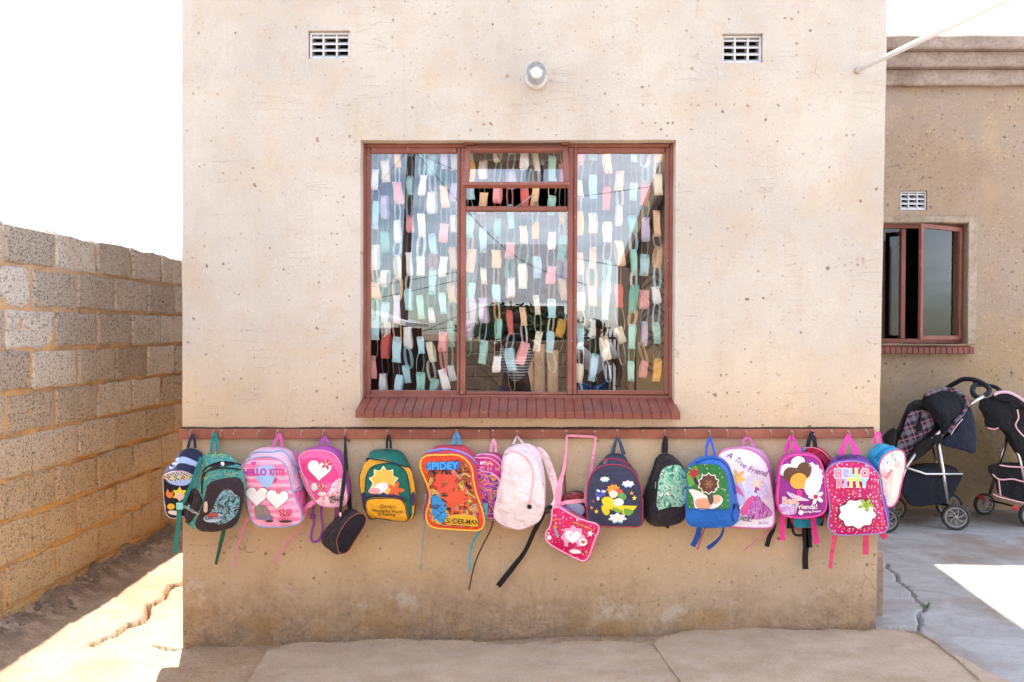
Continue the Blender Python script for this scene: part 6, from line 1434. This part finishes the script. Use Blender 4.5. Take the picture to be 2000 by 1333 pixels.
def wheel(parent, c, r, w_=.035, ang=0, spokes=7):
    M = Matrix.Translation(c) @ Matrix.Rotation(ang, 4, 'Z') @ Matrix.Rotation(PI/2, 4, 'X')
    o = MB(); o.lathe([(r*.80, -w_*.4), (r*.93, -w_*.5), (r, -w_*.25), (r, w_*.25), (r*.93, w_*.5), (r*.80, w_*.4), (r*.80, -w_*.4)], M, 28); wh = o.build('wheel', M_tyre, parent, True)
    b = MB(); b.lathe([(r*.80, -w_*.3), (r*.70, -w_*.42), (r*.68, 0), (r*.70, w_*.42), (r*.80, w_*.3)], M, 28); b.lathe([(.001, w_*.55), (r*.13, w_*.5), (r*.17, w_*.3), (r*.17, -w_*.3), (.001, -w_*.4)], M, 14)
    for k in range(spokes):
        a = 2*PI*k/spokes; pts = [M @ Vector((math.cos(a+u*.5)*r*(.14+.58*u), math.sin(a+u*.5)*r*(.14+.58*u), w_*.15)) for u in (0, .25, .5, .75, 1)]; b.tube(pts, r*.05, 5)
    b.build('rim', M_rim, wh, True); return wh
YN, YFr = 1.60, 1.98
t = thing('stroller', 'navy stroller with plaid seat and silver frame beside the house corner', 'stroller', G(1800, 1025))
def on(px, y, r):        # wheel centre resting on the yard at depth y
    x = P(px, 1003, y).x; return Vector((x, y, gz(x, y)+r+.001))
wheel(t, on(1866.5, YN, .088), .088, ang=-.25); wheel(t, on(1853, YFr, .088), .088, ang=-.25); wheel(t, on(1730, YN-.08, .085), .085, ang=-.25); wheel(t, on(1745, YFr-.1, .085), .085, ang=-.25)
tube('handlebar', t, 6, [(632, 212), (690, 178), (750, 152), (830, 158), (900, 190), (933, 222), (928, 252), (905, 268)], [YFr, YFr-.05, 1.85, 1.75, 1.66, 1.62, YN, YN], .017, M_foam)
tube('handlebar_loop', t, 6, [(870, 190), (828, 198), (812, 232), (826, 268), (860, 288)], [1.72, 1.7, 1.68, 1.66, 1.65], .017, M_foam)
tube('frame_tube', t, 6, [(915, 262), (772, 346)], YN, .0125, M_chrome, False)
tube('frame_tube', t, 6, [(772, 346), (620, 490), (400, 690), (330, 790), (215, 1120)], [YN, YN+.01, YN, YN, YN-.06], .0115, M_chrome, False)
tube('frame_tube', t, 6, [(560, 590), (600, 830), (633, 1050)], YN-.01, .0135, M_chrome, False)
tube('frame_tube', t, 6, [(520, 640), (575, 860), (610, 1060)], YFr, .011, M_chrome, False)
tube('rear_axle', t, 6, [(633, 1060), (500, 1040)], [YN, YFr], .010, BLK, False)
tube('basket_bar', t, 6, [(330, 793), (440, 826), (470, 838), (738, 838)], YN-.02, .009, M_chrome, False)
piece('basket', t, 6, [(320, 815), (440, 838), (735, 850), (715, 900), (640, 1030), (560, 1058), (380, 1070), (320, 1010), (285, 930)], [(340, 790), (560, 760), (700, 800), (690, 880), (620, 1000), (400, 1040), (320, 950)], YN-.01, YFr-.03, FB('#191d29', .9, 1, .5), .006, 0, 31)
piece('seat_shell', t, 6, [(250, 640), (290, 480), (340, 350), (378, 318), (420, 345), (520, 375), (560, 440), (560, 540), (440, 670), (350, 770), (300, 720)], [(240, 600), (300, 450), (370, 330), (450, 300), (600, 380), (600, 520), (480, 680), (340, 760), (280, 700)], YN+.05, YFr, NAVY, .004, .03, 32)
piece('seat_pad', t, 6, [(268, 660), (300, 530), (345, 400), (385, 375), (500, 385), (535, 425), (525, 500), (460, 570), (385, 660), (335, 705)], [(275, 650), (310, 520), (360, 400), (480, 385), (530, 430), (510, 510), (380, 655)], YN+.035, YN+.06, PLAID, .02, .02, 33, .005)
tube('harness', t, 6, [(435, 395), (432, 470), (430, 520)], YN+.005, .008, BLK); piece('harness_buckle', t, 6, [(410, 475), (450, 475), (448, 525), (412, 525)], [(410, 475), (450, 475), (448, 525), (412, 525)], YN-.002, YN+.012, BLK, .004, 0)
piece('canopy', t, 6, [(452, 292), (520, 246), (640, 226), (735, 262), (772, 325), (740, 400), (660, 500), (600, 560), (560, 480), (520, 400), (470, 350)], [(480, 290), (560, 235), (670, 230), (750, 280), (770, 350), (700, 450), (600, 520), (520, 400)], YN-.01, YFr+.02, NAVY, .05, .06, 34, .008)
piece('canopy_back', t, 6, [(775, 335), (808, 400), (832, 500), (842, 600), (832, 690), (760, 668), (620, 640), (580, 600), (640, 545), (700, 440)], [(770, 330), (800, 420), (820, 560), (815, 670), (700, 640), (600, 590), (690, 440)], YN+.03, YFr+.02, FB('#1a2136', .8, 1, .8), .02, .04, 35, .006)
tube('canopy_hem', t, 6, [(470, 270), (560, 232), (660, 228), (740, 262), (772, 325), (745, 395), (690, 460), (640, 535)], YN-.05, .013, PLAID); tube('canopy_strut', t, 6, [(740, 440), (690, 500), (655, 555)], YN-.06, .004, M_chrome)
piece('hinge_plate', t, 6, [(525, 555), (590, 560), (585, 605), (530, 600)], [(525, 555), (590, 560), (585, 605), (530, 600)], YN-.035, YN-.0, BLK, .004, 0)
piece('hinge_plate', t, 6, [(400, 650), (500, 580), (520, 610), (450, 700), (415, 700)], [(400, 650), (500, 580), (520, 610), (450, 700), (415, 700)], YN-.03, YN-.0, BLK, .004, 0)
piece('footrest', t, 6, [(165, 570), (235, 510), (262, 540), (250, 640), (200, 650)], [(165, 570), (235, 510), (262, 540), (250, 640), (200, 650)], YN+.0, YFr, BLK, .01, .02)

t = thing('stroller', 'black stroller with pink trim and red brake levers at the right edge', 'stroller', G(1950, 1020)); y1, y2 = 1.72, 2.08
wheel(t, on(1922, y2, .078), .078, ang=.1); wheel(t, on(2012, y1, .08), .08, ang=.1); wheel(t, on(2120, y2, .078), .078, ang=.1); wheel(t, on(2150, y1, .08), .08, ang=.1)
tube('handlebar', t, 'h', [(245, 100), (320, 128), (400, 140), (450, 175), (520, 250), (570, 290), (640, 320)], [y2, y2, y2-.1, y2-.2, y1, y1, y1], .015, M_foam)
tube('frame_tube', t, 'h', [(500, 520), (440, 720), (365, 960)], [y2-.1, y2-.05, y2], .013, M_chrome, False)
tube('frame_tube', t, 'h', [(520, 510), (590, 680), (680, 1100)], [y1, y1, y1], .011, M_chrome, False)
piece('seat', t, 'h', [(375, 225), (450, 205), (560, 262), (700, 340), (720, 700), (600, 700), (480, 505), (440, 450), (400, 465), (340, 460), (325, 420), (325, 350), (290, 340), (285, 290), (290, 245)], [(390, 240), (560, 270), (700, 360), (700, 690), (600, 680), (430, 440), (330, 400), (310, 300)], y1, y2, BLK, .03, .03, 41, .006)
piece('canopy', t, 'h', [(372, 225), (420, 188), (500, 180), (600, 228), (700, 300), (720, 360), (640, 300), (540, 250), (440, 212)], [(380, 220), (480, 190), (600, 235), (700, 310), (600, 280), (450, 215)], y1-.02, y2, BLK, .01, .02, 42)
tube('canopy_hem', t, 'h', [(395, 205), (430, 186), (500, 182), (570, 212), (627, 250), (700, 305)], y1-.02, .011, flat('#d8b0c4'))
tube('piping', t, 'h', [(575, 315), (585, 380), (562, 435), (600, 495), (650, 540)], y1-.045, .005, flat('#e8b8b8')); tube('piping', t, 'h', [(345, 455), (400, 466), (442, 448)], y1-.02, .005, flat('#d9909a'))
piece('basket', t, 'h', [(345, 765), (400, 738), (627, 760), (800, 780), (800, 1010), (627, 1022), (440, 960), (410, 870)], [(360, 760), (500, 720), (780, 750), (780, 980), (500, 960), (420, 860)], y1, y2-.02, BLK, .004, .01, 43)
for pts in ([(440, 740), (520, 752), (627, 756), (760, 760)], [(385, 810), (440, 850), (540, 848), (627, 868), (780, 880)], [(432, 850), (448, 980)], [(390, 960), (440, 985), (627, 1030), (780, 1050)]): tube('piping', t, 'h', pts, y1-.02, .0055, flat('#d9a6ae'))
tube('rear_axle', t, 'h', [(370, 1010), (560, 1060), (640, 1100)], [y2, y1+.1, y1], .007, BLK)
piece('brake_lever', t, 'h', [(255, 975), (300, 965), (330, 1000), (320, 1012), (285, 995)], [(255, 975), (300, 965), (330, 1000), (320, 1012), (285, 995)], y2-.06, y2-.03, M_redp, .003, 0)
piece('brake_lever', t, 'h', [(535, 1060), (575, 1055), (592, 1080), (570, 1092)], [(535, 1060), (575, 1055), (592, 1080), (570, 1092)], y1-.05, y1-.02, M_redp, .003, 0)
